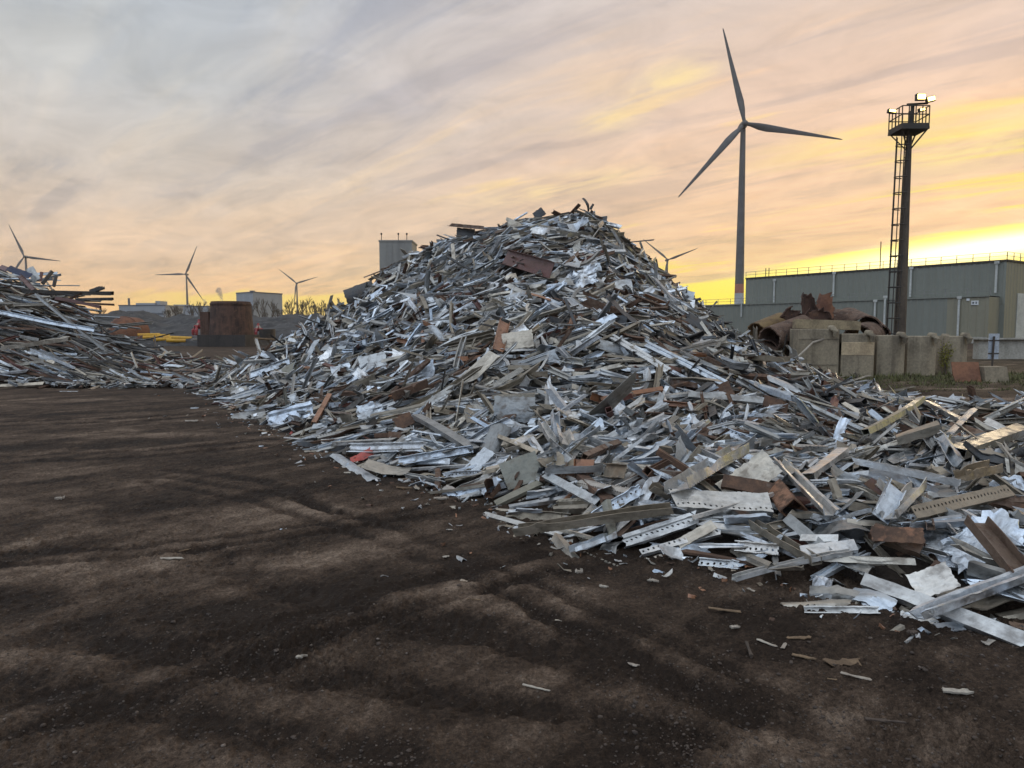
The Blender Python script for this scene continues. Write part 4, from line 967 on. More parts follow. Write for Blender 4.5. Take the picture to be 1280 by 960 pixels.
for a in ((905, 765, .22, .035, .012, -.35, 'wood_chip', 'wood', 'orange-tan wood splinter on the soil left of the shredded tan scraps', 'wood chip'),
          (998, 798, .17, .035, .010, .05, 'wood_chip', 'wood', 'straight reddish-brown slat topmost of the scraps on the soil', 'wood chip'),
          (959, 804, .15, .03, .006, -.9, 'metal_chip', 'pale_chip', 'pale curled sliver just left of the reddish-brown slat', 'metal chip'),
          (980, 808, .08, .025, .006, 1.0, 'metal_chip', 'pale_chip', 'tiny pale chip just below the reddish-brown slat', 'metal chip'),
          (1051, 830, .22, .10, .010, .1, 'wood_chip', 'wood', 'broad torn tan board fragment on the soil', 'wood chip'),
          (1070, 848, .17, .03, .006, -.6, 'metal_chip', 'pale_chip', 'pale slim scrap just below the broad torn board fragment', 'metal chip'),
          (1005, 822, .14, .03, .012, -.5, 'wood_chip', 'wood', 'short brown splinter left of the broad torn board fragment', 'wood chip'),
          (936, 815, .2, .02, .02, 1.4, 'metal_chip', 'dark_steel', 'dark upright sliver of steel stuck in the soil', 'metal chip'),
          (1195, 867, .14, .045, .02, -.1, 'stone_chip', 'pale_chip', 'smooth pale stone-like lump alone at the lower right', 'stone'),
          (918, 785, .05, .03, .02, .3, 'metal_chip', 'pale_chip', 'tiny pale crumb between the wood splinter and the dark sliver', 'metal chip'),
          (670, 862, .17, .014, .008, -.45, 'twig', 'pale_chip', 'thin curved pale twig lying below the middle ruts', 'twig'),
          (792, 827, .05, .03, .008, -.5, 'metal_chip', 'pale_chip', 'small whitish chip right of the middle rut', 'metal chip'),
          (592, 751, .10, .012, .008, -.2, 'twig', 'wood', 'small brown twig above the middle rut', 'twig'),
          (215, 701, .19, .04, .012, .08, 'metal_chip', 'pale_chip', 'white flat strip lying alone on the open soil', 'metal chip'),
          (234, 685, .16, .015, .01, .9, 'twig', 'wood', 'brown twig just above the white flat strip', 'twig'),
          (320, 505, .9, .06, .02, .1, 'twig', 'wood', 'brown stick off the left foot of the heap', 'twig'),
          (330, 540, .35, .08, .02, -.6, 'wood_chip', 'wood', 'brown bent scrap just below the brown stick', 'wood chip'),
          (557, 697, .06, .03, .012, .3, 'metal_chip', 'pale_chip', 'small pale flake left of the thin white rail end', 'metal chip'),
          (600, 615, .3, .06, .02, -.2, 'wood_chip', 'wood', 'brown splinter on the soil left of the olive-grey channel', 'wood chip'),
          (550, 625, .14, .08, .03, .1, 'metal_chip', 'pale_chip', 'whitish torn lump on the soil below the long bluish rail', 'metal chip'),
          (505, 612, .22, .05, .02, -.3, 'wood_chip', 'wood', 'orange-brown scrap just below the broad beige panel', 'wood chip'),
          (388, 566, .2, .06, .02, 0, 'metal_chip', 'pale_chip', 'white flake on the soil left of the bluish pointed strip', 'metal chip'),
          (724, 718, .05, .04, .03, 0, 'metal_chip', 'pale_chip', 'pale knob on the soil below the short beige angle', 'metal chip'),
          (755, 735, .07, .03, .02, -.5, 'metal_chip', 'pale_chip', 'pale flake below the small perforated strip', 'metal chip'),
          (816, 729, .07, .04, .02, -.4, 'metal_chip', 'pale_chip', 'pale flake in front of the small white channel', 'metal chip'),
          (1140, 798, .06, .05, .03, .2, 'stone_chip', 'stone', 'grey stone below the torn whitish flap', 'stone'),
          (1040, 722 + 128, .05, .012, .006, -.3, 'twig', 'wood', 'thin brown fibre left of the pale slim scrap', 'twig'),
          (1105, 905, .2, .02, .012, -.2, 'twig', 'stone', 'dull brown twig in the lower right corner', 'twig'),
          (376, 825, .05, .03, .02, .2, 'stone_chip', 'pale_chip', 'small pale pebble in the left rut', 'stone'),
          (75, 625, .07, .05, .04, 0, 'stone_chip', 'pale_chip', 'white pebble near the left border', 'stone'),
          (240, 528, .25, .1, .03, 0, 'metal_chip', 'pale_chip', 'white torn scrap alone on the far soil', 'metal chip')):
    chip(*a[:7], M[a[7]], *a[8:])

# ------------------------------------------------------------------ wind turbines
def turbine_meshes():
    H, L = 100.0, 47.0
    t = MB(); t.lathe([(2.15, 24), (1.95, 40), (1.7, 60), (1.45, 80), (1.2, 98.2)], 24); tower = t
    lo = MB(); lo.lathe([(2.5, -1), (2.22, 19.5)], 24); lo2 = MB(); lo2.lathe([(2.222, 19.5), (2.152, 24)], 24)
    n = MB(); n.lathe([(0.05, -2.2), (1.3, -2.0), (1.75, -.8), (1.85, 2), (1.75, 5.5), (1.3, 8), (.5, 9.2), (.05, 9.3)], 20, M=Matrix.Rotation(R(-90), 3, 'X'))
    h = MB(); h.lathe([(0.02, 2.0), (.7, 1.8), (1.35, 1.0), (1.65, 0), (1.6, -1.2), (1.3, -1.6)], 20, M=Matrix.Rotation(R(90), 3, 'X'))
    b = MB(); G = []
    for s, ch, off, tw, th in ((0.6, 1.8, 0, 70, 1.6), (3, 2.0, 0, 62, 1.3), (7, 3.2, .3, 40, .85), (11, 3.5, .4, 26, .65), (17, 2.9, .25, 16, .5), (25, 2.2, .15, 9, .38), (34, 1.55, .05, 5, .26), (42, 1.0, 0, 2, .16), (46, .6, -.05, 1, .1), (47, .12, -.1, 0, .05)):
        row = []
        for k in range(14):
            w = 2 * math.pi * k / 14; x = ch * (.5 * math.cos(w)) + off; y = .5 * th * math.sin(w) * (1 - .35 * math.cos(w) * (s > 5))
            c, sn = math.cos(R(tw * .45)), math.sin(R(tw * .45)); row.append(Vector((x * c - y * sn, x * sn + y * c, s)))
        row.append(row[0]); G.append(row)
    b.grid(G); b.v.append(tuple(G[-1][0]))
    return tower, lo, lo2, n, h, b
TM = turbine_meshes()
def turbine(hub, angles, yaw, label, blade=1.0, hub_h=100.0, first=[]):
    s = hub.z / hub_h if abs(hub.z / hub_h - 1) > 0 else 1
    root = empty('wind_turbine', (hub.x, hub.y, 0), label, 'wind turbine', 'wind turbines on the horizon')
    root.scale = (s, s, s); root.rotation_euler = (0, 0, yaw)
    if not first:
        tw = TM[0].build('tower', M['turbine'], root); lo = TM[1].build('tower_base', M['turbine_glare'], root); rb = TM[2].build('red_band', M['turbine_red'], root)
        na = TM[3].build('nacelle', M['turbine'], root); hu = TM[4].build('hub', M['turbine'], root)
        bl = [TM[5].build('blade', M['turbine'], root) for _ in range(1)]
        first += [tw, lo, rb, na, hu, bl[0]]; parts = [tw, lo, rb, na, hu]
        blades = [bl[0]] + [bl[0].copy() for _ in range(2)]
        for q in blades[1:]: COL.objects.link(q); q.parent = root
    else:
        parts = [o.copy() for o in first[:5]]; blades = [first[5].copy() for _ in range(3)]
        for q in parts + blades: COL.objects.link(q); q.parent = root
    parts[3].location = (0, -1.0, hub_h); parts[4].location = (0, -3.6, hub_h)
    for q, a in zip(blades, angles):
        q.location = (0, -3.6, hub_h); q.rotation_euler = (0, -(R(a) - math.pi / 2), 0); q.scale = (blade, blade, blade)
    return root
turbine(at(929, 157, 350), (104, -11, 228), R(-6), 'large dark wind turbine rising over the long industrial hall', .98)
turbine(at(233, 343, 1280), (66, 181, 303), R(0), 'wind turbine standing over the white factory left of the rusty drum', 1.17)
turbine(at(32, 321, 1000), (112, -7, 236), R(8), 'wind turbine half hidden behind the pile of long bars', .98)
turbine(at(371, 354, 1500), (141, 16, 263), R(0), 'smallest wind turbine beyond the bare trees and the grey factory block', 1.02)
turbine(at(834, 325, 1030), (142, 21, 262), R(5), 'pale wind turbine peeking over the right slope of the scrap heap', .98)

# ------------------------------------------------------------------ industrial hall on the right
def ribbed(mb, p0, p1, z0, z1, pitch=.9, dep=.06):
    """a sheet-metal wall with upright ribs between two ground points, thickness behind it"""
    p0 = Vector((p0[0], p0[1], 0)); p1 = Vector((p1[0], p1[1], 0)); d = (p1 - p0); L = d.length; d.normalize(); n = Vector((d.y, -d.x, 0))
    k = max(1, int(L / pitch)); row = []
    for i in range(k):
        for f, o in ((0, 0), (.55, 0), (.68, dep), (.87, dep)):
            row.append(p0 + d * (L * (i + f) / k) + n * o)
    row.append(p1.copy())
    a = [v + Vector((0, 0, z0)) for v in row]; b = [v + Vector((0, 0, z1)) for v in row]
    mb.grid([a, b], False)
def hall():
    P1, P2 = Vector((40.6, 126, 0)), Vector((63.3, 93, 0)); d = (P2 - P1).normalized(); n = Vector((d.y, -d.x, 0))
    if n.y > 0: n = -n
    back = -n; top = at(1252, 325.5, 93).z; az = 5.95
    P3 = P2 + back * 36; P4 = P1 + back * 36
    root = empty('industrial_hall', (52, 110, 0), 'long green-grey ribbed metal hall with roof railings on the right', 'industrial hall')
    def loc(o): o.parent = root; o.matrix_parent_inverse = Matrix.Translation((-52, -110, 0)); return o
    w = MB(); ribbed(w, P1, P2, az - 1, top); w.add([P1 + Vector((0, 0, 0)), P2, P2 + Vector((0, 0, az - 1)), P1 + Vector((0, 0, az - 1))], [(0, 1, 2, 3)])
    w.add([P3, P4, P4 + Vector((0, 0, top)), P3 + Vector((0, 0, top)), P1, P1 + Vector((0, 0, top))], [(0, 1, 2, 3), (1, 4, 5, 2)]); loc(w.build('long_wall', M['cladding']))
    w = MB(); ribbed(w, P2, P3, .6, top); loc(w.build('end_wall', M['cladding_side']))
    rf = MB(); rf.add([v + Vector((0, 0, top - .15)) for v in (P1, P2, P3, P4)], [(0, 1, 2, 3)]); loc(rf.build('roof', M['cladding']))
    tr = MB()
    tr.bar(P1 + Vector((0, 0, top)) + n * .08, P2 + Vector((0, 0, top)) + n * .08 + d * .1, .16, .25); tr.bar(P2 + Vector((0, 0, top)) + d * .08, P3 + Vector((0, 0, top)) + d * .08, .16, .25)
    loc(tr.build('roof_edge', M['dark_steel']))
    # lower front annex
    A0 = P1 - d * 9 + n * 3; A1 = P2 - d * .6 + n * 3
    am = P2 - d * 5.6 + n * 3
    w = MB(); ribbed(w, A0, am, .75, az); w.add([P1 - d * 9, A0, A0 + Vector((0, 0, az)), P1 - d * 9 + Vector((0, 0, az))], [(0, 1, 2, 3)]); loc(w.build('annex_wall', M['cladding']))
    w = MB(); ribbed(w, am, A1, .75, az - .15); w.add([A1, P2 - d * .6, P2 - d * .6 + Vector((0, 0, az - .15)), A1 + Vector((0, 0, az - .15))], [(0, 1, 2, 3)]); loc(w.build('annex_end_wall', M['cladding_side']))
    w = MB(); q = Vector((0, 0, az - .03)); w.add([A0 + q, A1 + q, P2 - d * .6 + q, P1 - d * 9 + q], [(0, 1, 2, 3)]); w.bar(A0 + q + n * .1, A1 + q + n * .1, .22, .2); loc(w.build('annex_roof', M['cladding']))
    w = MB(); w.bar(A0 + Vector((0, 0, .3)) + n * .02, A1 + Vector((0, 0, .3)) + n * .02, .3, .86); w.bar(P2 + Vector((0, 0, .2)) + d * .02, P3 + Vector((0, 0, .2)) + d * .02, .3, .75); loc(w.build('concrete_plinth', M['concrete_pale']))
    def railing(a, b, z, name, step=1.9, h=1.1):
        r = MB(); L = (b - a).length; k = int(L / step)
        for i in range(k + 1):
            p = a + (b - a) * (i / k); r.bar(p + Vector((0, 0, z)), p + Vector((0, 0, z + h)), .07)
        for hh in (h, h * .55): r.bar(a + Vector((0, 0, z + hh)), b + Vector((0, 0, z + hh)), .05)
        return loc(r.build(name, M['rail']))
    railing(P1, P2, top, 'roof_railing', 2.0); railing(P2, P3, top, 'roof_railing', 2.0)
    railing(A0 - n * .2, A1 - n * .2, az, 'annex_railing', 2.6, 1.0)
    def pipe(px, y0, y1, off):
        # where the upright line seen at px meets the wall plane set off by 'off'
        o = P1 + n * off; dr = ray(px, (y0 + y1) / 2); k = (o.x * n.x + o.y * n.y) / (dr[0] * n.x + dr[1] * n.y)
        Y = k * dr[1]; a = at(px, y0, Y); b = at(px, y1, Y); b.x, b.y = a.x, a.y
        r = MB(); r.tube([a, b], .14, 8); r.box((a + Vector((0, 0, .1))), (.4, .4, .35)); loc(r.build('downpipe', M['downpipe']))
    for px, y0, y1, off in ((968, 351, 378, .2), (1042.5, 342, 370, .2), (1139, 336, 371, .2), (1246, 329, 366, .2), (927, 379, 396, 3.2), (1094, 377, 408, 3.2), (1106.5, 372, 418, 3.2), (1199, 373, 421, 3.2)):
        pipe(px, y0, y1, off)
    o = A1; kk = .0
    def plate(px, py, w, h, name, mt):
        oo = P1 + n * 3.09; dr = ray(px, py); k = (oo.x * n.x + oo.y * n.y) / (dr[0] * n.x + dr[1] * n.y)
        c = Vector((k * dr[0], k * dr[1], EYE + k * dr[2])); r = MB(); r.bar(c - d * w / 2, c + d * w / 2, .06, h); return loc(r.build(name, mt)), c
    pl, c = plate(1218.5, 378.5, .86, .56, 'wall_sign', M['white_plate']); plate(1210, 374.5, .36, .3, 'wall_sign', M['white_plate'])
    r = MB()
    def ink(x0, z0, x1, z1, wd=.055): r.bar(c + d * x0 + n * .05 + Vector((0, 0, z0)), c + d * x1 + n * .05 + Vector((0, 0, z1)), .02, wd)
    for x in (-.24, -.17, -.1): ink(x, -.10, x, .10)
    ink(.08, .10, .24, .10, .05); ink(.22, -.10, .24, .10); ink(.08, -.10, .24, -.10, .05); ink(.1, 0, .22, 0, .05)
    q = r.build('lettering', M['dark_ink']); loc(q)
    # antenna and bracket rods on the roof edge
    for px, y0, y1 in ((1100, 302, 334), (957, 335, 347), (961, 335, 347)):
        oo = P1; dr = ray(px, y1); k = (oo.x * n.x + oo.y * n.y) / (dr[0] * n.x + dr[1] * n.y); Y = k * dr[1]
        a = at(px, y1 + 1, Y); b = at(px, y0, Y); b.x, b.y = a.x, a.y; r = MB(); r.bar(a, b, .1); loc(r.build('roof_antenna', M['dark_steel']))
    # pale roller door in the end wall
    e = (P3 - P2).normalized(); r = MB(); a = P2 + e * 3.4 + Vector((0, 0, 3.3)) + d * .12; r.bar(a, a + e * 5, .06, 6.2); loc(r.build('roller_door', M['downpipe']))
hall()

def silo():
    c = at(474, 302, 120); root = empty('panel_tower', (c.x + 2.7, 123, 0), 'pale grey panelled tower block peeking out behind the left shoulder of the heap', 'tower block')
    w = MB(); w.box((0, 0, c.z / 2 - .5), (5.4, 6, c.z + 1)); w.build('wall', M['silo'], root)
    r = MB(); r.box((0, 0, c.z + .12), (5.6, 6.2, .25)); r.build('roof', M['silo'], root)
    s = MB()
    for k in range(1, 5): s.box((-2.7 + k * 1.08, -3.02, c.z / 2), (.05, .05, c.z))
    s.build('panel_seam', M['silo'], root)
    for x in (-2.4, .4, 1.8):
        p = MB(); p.box((x, -2.6, c.z + .7), (.1, .1, 1.0)); p.box((x, -2.6, c.z + 1.3), (.25, .2, .3)); p.build('roof_lamp', M['dark_steel'], root)
silo()

# ------------------------------------------------------------------ floodlight mast
def mast():
    b = at(1124, 420, 45); t = at(1132, 166, 45); b.z = -.2; t.x = b.x + .12
    root = empty('floodlight_mast', (b.x, b.y, 0), 'tall dark floodlight mast with caged ladder and railed platform, lamps lit', 'light mast'); h = t.z
    def P(x, y, z): return Vector((x, y, z))
    m = MB(); m.tube([P(0, 0, -.2), P(.03, 0, 4), P(.07, 0, 8.5), P(.12, 0, h + .2)], [.37, .33, .24, .155], 10); m.build('pole', M['mast'], root)
    # ladder with safety hoops, on the left of the pole
    lx = -.5; L = MB()
    for o in (-.2, .2): L.bar(P(lx + .12, o - .3, 0), P(lx + .32, o - .3, h), .05)
    for z in np.arange(.4, h, .3): L.bar(P(lx + .12 + .2 * z / h, -.5, z), P(lx + .12 + .2 * z / h, -.1, z), .035)
    L.build('ladder', M['dark_steel'], root)
    C = MB()
    def hoop(z): 
        cx = lx + .12 + .2 * z / h; return [P(cx - .62 * math.sin(w), -.3 - .36 * math.cos(w), z) for w in np.linspace(.0, math.pi, 9)]
    for z in np.arange(1.4, h - .3, .95): C.tube(hoop(z), .036, 5)
    for k in (2, 4, 6): C.tube([hoop(1.4)[k], hoop(h - .3)[k]], .032, 5)
    C.build('ladder_cage', M['dark_steel'], root)
    D = MB()
    D.add([P(-.86, -.95, h), P(.82, -.95, h), P(.9, .75, h), P(-.82, .75, h), P(-.84, -.93, h + .34), P(.8, -.93, h + .34), P(.88, .73, h + .34), P(-.8, .73, h + .34)], [(0, 1, 2, 3), (4, 5, 6, 7), (0, 1, 5, 4), (1, 2, 6, 5), (2, 3, 7, 6), (3, 0, 4, 7)]); D.build('platform', M['dark_steel'], root)
    B = MB()
    for x, y in ((-.75, -.8), (.75, -.8), (.8, .6), (-.7, .6)): B.bar(P(x, y, h), P(.08, 0, h - 1.15), .07)
    B.build('brace', M['dark_steel'], root)
    Rr = MB(); cs = [P(-.83, -.9, 0), P(.79, -.9, 0), P(.87, .7, 0), P(-.79, .7, 0)]
    for i in range(4):
        a, c = cs[i], cs[(i + 1) % 4]
        for z in (h + .85, h + 1.35): Rr.bar(a + P(0, 0, z), c + P(0, 0, z), .05)
        for k in range(4): q = a + (c - a) * k / 4; Rr.bar(q + P(0, 0, h + .3), q + P(0, 0, h + 1.35), .05)
    Rr.build('railing', M['dark_steel'], root)
    mm = MB(); mm.bar(P(.25, 0, h + .3), P(.25, 0, h + 1.7), .16); mm.bar(P(.1, -.1, h + .3), P(.1, -.1, h + 1.25), .2); mm.bar(P(-.25, -.3, h + 1.6), P(1.1, -.1, h + 1.72), .1); mm.build('lamp_bracket', M['dark_steel'], root)
    def lamp(x, z, w, hh, y=-.5, tilt=-.2, lit=True):
        Mx = Matrix.Rotation(tilt, 3, 'Y'); q = MB(); q.box(P(x, y + .14, z), (w + .1, .24, hh + .1), Mx); f = q.build('floodlight', M['dark_steel'], root)
        q = MB(); q.box(P(x, y, z), (w, .06, hh), Mx); q.build('lamp_face', M['lamp'], f)
    lamp(.5, h + 2.0, .44, .28, tilt=0.0); lamp(1.1, h + 1.88, .40, .22, tilt=-.22); lamp(.6, h + 1.25, .24, .12)
    lamp(-1.2, h + 1.17, .36, .12, tilt=.15)
    q = MB(); q.bar(P(-.95, -.4, h + 1.2), P(-1.25, -.4, h + 1.2), .12); q.build('lamp_arm', M['dark_steel'], root)
mast()

# ------------------------------------------------------------------ concrete retaining blocks, pipes and bits in front of the hall
def block(x0, x1, top, bot, label, band=None, bulge=.10, mt='concrete', seams=True):
    a = gnd(x0, bot); Y = a.y; b = gnd(x1, bot); zt = at(x0, top, Y).z; w = b.x - a.x - .07
    root = empty('retaining_block', (a.x + w / 2, Y, 0), label, 'concrete block', 'concrete blocks of the retaining wall')
    def shell(z0, z1, push=0.0):
        m = MB(); fr = [Vector((-w / 2 + w * k / 12, -(bulge + push) * math.sin(math.pi * k / 12) - push, 0)) for k in range(13)]; bk = [Vector((w / 2, .75, 0)), Vector((-w / 2, .75, 0))]
        ring = fr + bk; n = len(ring); e = .03
        rows = [[v + Vector((0, 0, z0)) for v in ring], [v + Vector((0, 0, z1 - e)) for v in ring], [Vector((v.x * .96, v.y * .96 + .02, z1)) for v in ring]]
        V = [v for r_ in rows for v in r_]; F = [(i * n + k, i * n + (k + 1) % n, (i + 1) * n + (k + 1) % n, (i + 1) * n + k) for i in range(2) for k in range(n)]
        F.append(tuple(2 * n + k for k in range(n))); m.add(V, F, True); return m
    shell(-.1, zt).build('body', M[mt], root, sharp=R(25))
    if band: shell(zt - band[1], zt - band[0], .006).build('render_band', M['plaster_band'], root, sharp=R(25))
    k = MB(); cx = w * .32
    k.tube([(cx - .04, -bulge * .4 + .12, zt + .03), (cx, -bulge * .5 - .10, zt + .01), (cx + .06, -bulge * .5 - .16, zt - .10), (cx + .05, -bulge * .5 - .12, zt - .26)], [.10, .11, .10, .07], 10)
    k.build('lifting_lug', M[mt], root)
    if seams:
        s = MB()
        for z in (.42, zt - .36): s.box((0, -bulge * .5 - .035, z), (w * .98, .012, .012))
        s.build('joint_line', M['base'], root)
block(996, 1050, 411, 471, 'largest retaining block, flat faced, under the grey timber beam', bulge=.02)
block(1050.5, 1094, 417, 471, 'retaining block with a tan render band across its face', (.28, .75), .06, seams=False)
block(1095, 1132, 419, 470, 'rounded brown retaining block right of the tan-banded block', None, .16, seams=False)
block(1133, 1171, 420, 469, 'rounded brown retaining block left of the yellow-green bush', None, .16, seams=False)
block(1184, 1210, 420, 468, 'narrow retaining block right of the yellow-green bush', None, .12, seams=False)
# filler block behind the bush
block(1171.5, 1183.5, 421, 465, 'narrow dark retaining block behind the yellow-green bush', None, .05, seams=False)

def pipe(a, b, rad, thk, mt, label, arc=2 * math.pi, start=0.0, cat='pipe', name='rusty_pipe', rag=.03, squash=1.0):
    a = Vector(a); b = Vector(b); d = b - a; L = d.length; rr = np.random.default_rng(int(abs(a.x * 91 + b.z * 57)))
    q = d.to_track_quat('Z', 'Y').to_matrix(); G = []
    nk = 28
    for i in range(7):
        row = []
        for k in range(nk + 1):
            w = start + arc * k / nk if arc < 6.2 else 2 * math.pi * min(k, nk - .02) / nk
            z = L * i / 6 + (rr.normal(0, rag) if i in (0, 6) else 0)
            row.append(q @ Vector((rad * math.cos(w), rad * squash * math.sin(w), z)))
        G.append(row)
    m = MB(); m.thick(G, -thk); o = m.build(name, M[mt], loc=a, sharp=R(35)); tag(o, label, cat, 'rusty pipes heaped behind the retaining blocks'); return o
Y = 27.0
pipe(at(962, 424, 26.2), at(1004, 409, 27.2), .46, .05, 'pipe_rust', 'wide brown rusty pipe lying with its dark open end toward the yard')
pipe(at(945, 416, 27.6), at(976, 403, 28.6), .40, .04, 'pipe_ochre', 'ochre pipe with open end at the left of the pipe stack')
pipe(at(990, 438, 25.9), at(1012, 425, 28.5), .42, .04, 'rust', 'dark rusty pipe lowest in the stack beside the largest block')
pipe(at(958, 440, 26.6), at(985, 430, 28.5), .45, .04, 'rust', 'dark rusty pipe lying under the wide brown pipe')
pipe(at(1010, 397, 28.5), at(1060, 400, 28.2), .40, .04, 'pipe_rust', 'brown pipe lying crosswise under the torn shells')
pipe(at(1083, 414, 28.0), at(1060, 402, 30.5), .60, .05, 'pipe_rust', 'half pipe shell bridging behind the tan-banded block', arc=math.pi * 1.05, start=-.1)
pipe(at(1072, 424, 27.2), at(1090, 418, 28.6), .56, .05, 'pipe_rust', 'low pipe arch directly behind the tan-banded block', arc=math.pi, start=0)
pipe(at(1098, 420, 28.0), at(1086, 408, 29.4), .45, .05, 'pipe_rust', 'small pipe shell at the right end of the pipe stack', arc=math.pi, start=0)
def shell(px, py, Yd, w, h, curl, ang, tilt, mt, label):
    c = at(px, py, Yd); G = []; rr = np.random.default_rng(int(px))
    for i in range(9):
        row = []
        for j in range(9):
            u, v = (i / 8 - .5) * w, (j / 8 - .5) * h
            edge = rr.normal(0, .05) if i in (0, 8) or j in (0, 8) else 0
            taper = 1 - .55 * (j / 8) ** 2 * (1 if curl > 0 else .6)
            p = Vector((u * taper + edge, -curl * (u / w) ** 2 * 2 + .1 * v * v, v + edge)); row.append(p)
        G.append(row)
    Mx = Matrix.Rotation(ang, 3, 'Z') @ Matrix.Rotation(tilt, 3, 'Y')
    G = [[Mx @ p for p in r_] for r_ in G]
    m = MB(); m.thick(G, .04); tag(m.build('torn_shell', M[mt], loc=c), label, 'torn steel shell', 'torn shells on top of the pipe stack')
shell(1007, 384, 27.6, .75, .95, .45, .3, -.25, 'rust', 'pointed dark rusty shell standing on top of the pipe stack')
shell(1030, 384, 27.8, .8, 1.0, -.35, -.35, .18, 'rust_orange', 'square reddish shell standing beside the pointed shell')
shell(988, 394, 27.4, .9, .5, .4, .2, .35, 'rust', 'crumpled dark shell left of the pointed shell')
shell(1018, 396, 27.3, 1.2, .5, .5, -.1, -.2, 'rust', 'low torn shell lying under the two standing shells')
m = MB(); a = at(993, 405, 25.9); b = at(1073, 407.5, 25.9); m.bar(a, b, .35, .3); m.bar(a + Vector((.05, -.02, .16)), b + Vector((-.1, -.02, .16)), .30, .04)
tag(m.build('timber_beam', M['timber']), 'long grey squared beam resting on the largest block', 'beam')
m = MB(); c = gnd(1232, 454); m.box((c.x - .15, 39.4, .6), (2.6, .5, 1.3)); m.box((c.x - .15, 39.35, 1.26), (2.64, .6, .06)); tag(m.build('concrete_wall', M['concrete_pale']), 'pale concrete wall behind the signpost', 'wall')
m = MB(); c = gnd(1275, 452); m.box((c.x + 1.4, 40.5, .55), (3.2, .5, 1.1)); m.box((c.x + 1.2, 40.4, 1.14), (3.4, .8, .08)); tag(m.build('concrete_wall', M['concrete_pale']), 'pale concrete ledge wall at the right border', 'wall')
def signpost():
    g = gnd(1240, 459); root = empty('road_sign', (g.x, g.y, 0), 'blue-grey sign seen from behind on a dark post', 'sign'); Y = g.y
    z0 = at(1242, 449, Y).z; z1 = at(1242, 417, Y).z
    p = MB(); p.tube([(0, 0, -.1), (.03, 0, z1 - .12)], .04, 8); p.build('post', M['dark_steel'], root)
    s = MB(); s.box((.07, .07, (z0 + z1) / 2), (.46, .03, z1 - z0)); s.build('panel', M['sign_back'], root)
    for z in (z0 + .25, z1 - .3): q = MB(); q.bar((-.17, .045, z), (.3, .045, z), .03, .05); q.build('bracket', M['dark_steel'], root)
signpost()
m = MB(); g = gnd(1205, 477); w = 34 / FPX * g.y
m.thick([[Vector((-w / 2 + w * i / 4 + (.05 if j == 0 and i == 0 else 0) + .05 * j / 3, -.1 + .28 * j / 3 + .02 * (i == 2), .62 * j / 3)) for j in range(4)] for i in range(5)], .03)
tag(m.build('rusty_plate', M['rust_orange'], loc=(g.x, g.y - .1, 0)), 'reddish rusty plate leaning at the foot of the narrow retaining block', 'steel plate')
m = MB(); g = gnd(1240, 477); m.add([(-.36, -.25, -.05), (.40, -.25, -.05), (.40, .25, -.05), (-.36, .25, -.05), (-.42, -.22, .48), (.30, -.22, .48), (.30, .22, .48), (-.42, .22, .48)], [(0, 3, 2, 1), (4, 5, 6, 7), (0, 1, 5, 4), (1, 2, 6, 5), (2, 3, 7, 6), (3, 0, 4, 7)])
tag(m.build('concrete_stub', M['concrete'], loc=(g.x, g.y, 0)), 'small leaning concrete stub in front of the signpost', 'concrete stub')
g = at(1010, 428, 24.5); m = MB(); m.tube([at(975, 452, 24.6), at(995, 448, 24.4), at(1008, 436, 24.6), at(1016, 428, 25), at(1030, 424, 25.2)], .035, 6); tag(m.build('hose', M['pale_chip']), 'pale bent hose hanging against the largest retaining block', 'hose')

def weeds():
    r = np.random.default_rng(4); V = []; F = []
    def tuft(x, y, h, n):
        for _ in range(n):
            a = r.uniform(0, 6.28); l = h * r.uniform(.5, 1.2); w = r.uniform(.008, .02); lean = r.uniform(.1, .7)
            bx, by = x + r.normal(0, .08), y + r.normal(0, .08); dx, dy = math.cos(a), math.sin(a); b = len(V)
            for k, (t, ww) in enumerate(((0, 1), (.5, .8), (1, .1))):
                cx, cy, cz = bx + dx * lean * l * t * t, by + dy * lean * l * t * t, l * t * (1 - .25 * lean * t) - .03
                V.append((cx - dy * w * ww, cy + dx * w * ww, cz)); V.append((cx + dy * w * ww, cy - dx * w * ww, cz))
            F.append((b, b + 1, b + 3, b + 2)); F.append((b + 2, b + 3, b + 5, b + 4))
    for _ in range(420):
        g = gnd(r.uniform(990, 1285), r.uniform(467, 482)); tuft(g.x, g.y, r.uniform(.06, .26) * (1 if g.y > 23 else .7), 9)
    for _ in range(150):
        g = gnd(r.uniform(1040, 1285), r.uniform(478, 490)); tuft(g.x, g.y, r.uniform(.04, .12), 7)
    me = np_mesh('weeds', np.array(V), np.array(F), [M['weed']]); tag(link('weeds', me), 'low olive weeds along the foot of the retaining blocks', 'weeds', kind='stuff')
    # the yellow-green bush growing between two blocks
    g = gnd(1178, 468); root = empty('bush', (g.x, g.y - .15, 0), 'yellow-green bush growing between two retaining blocks', 'bush'); lv = MB(); st = MB()
    for _ in range(9):
        a = r.uniform(-.2, .2); t = Vector((a + r.normal(0, .08), r.normal(0, .08), r.uniform(.7, 1.35))); st.tube([(0, 0, -.05), (a * .5, 0, .5), t], [.014, .01, .005], 5)
        for _ in range(45):
            q = r.uniform(.3, 1.05); p = Vector((t.x * q, t.y * q, t.z * q)) + Vector(r.normal(0, .07, 3)); s = r.uniform(.02, .045); n = Vector(r.normal(0, 1, 3)).normalized(); u = n.orthogonal().normalized() * s; v = n.cross(u) * .6
            lv.add([p - u, p + v, p + u, p - v], [(0, 1, 2, 3)])
    lv.build('foliage', M['bush'], root); st.build('stem', M['bark'], root)
weeds()

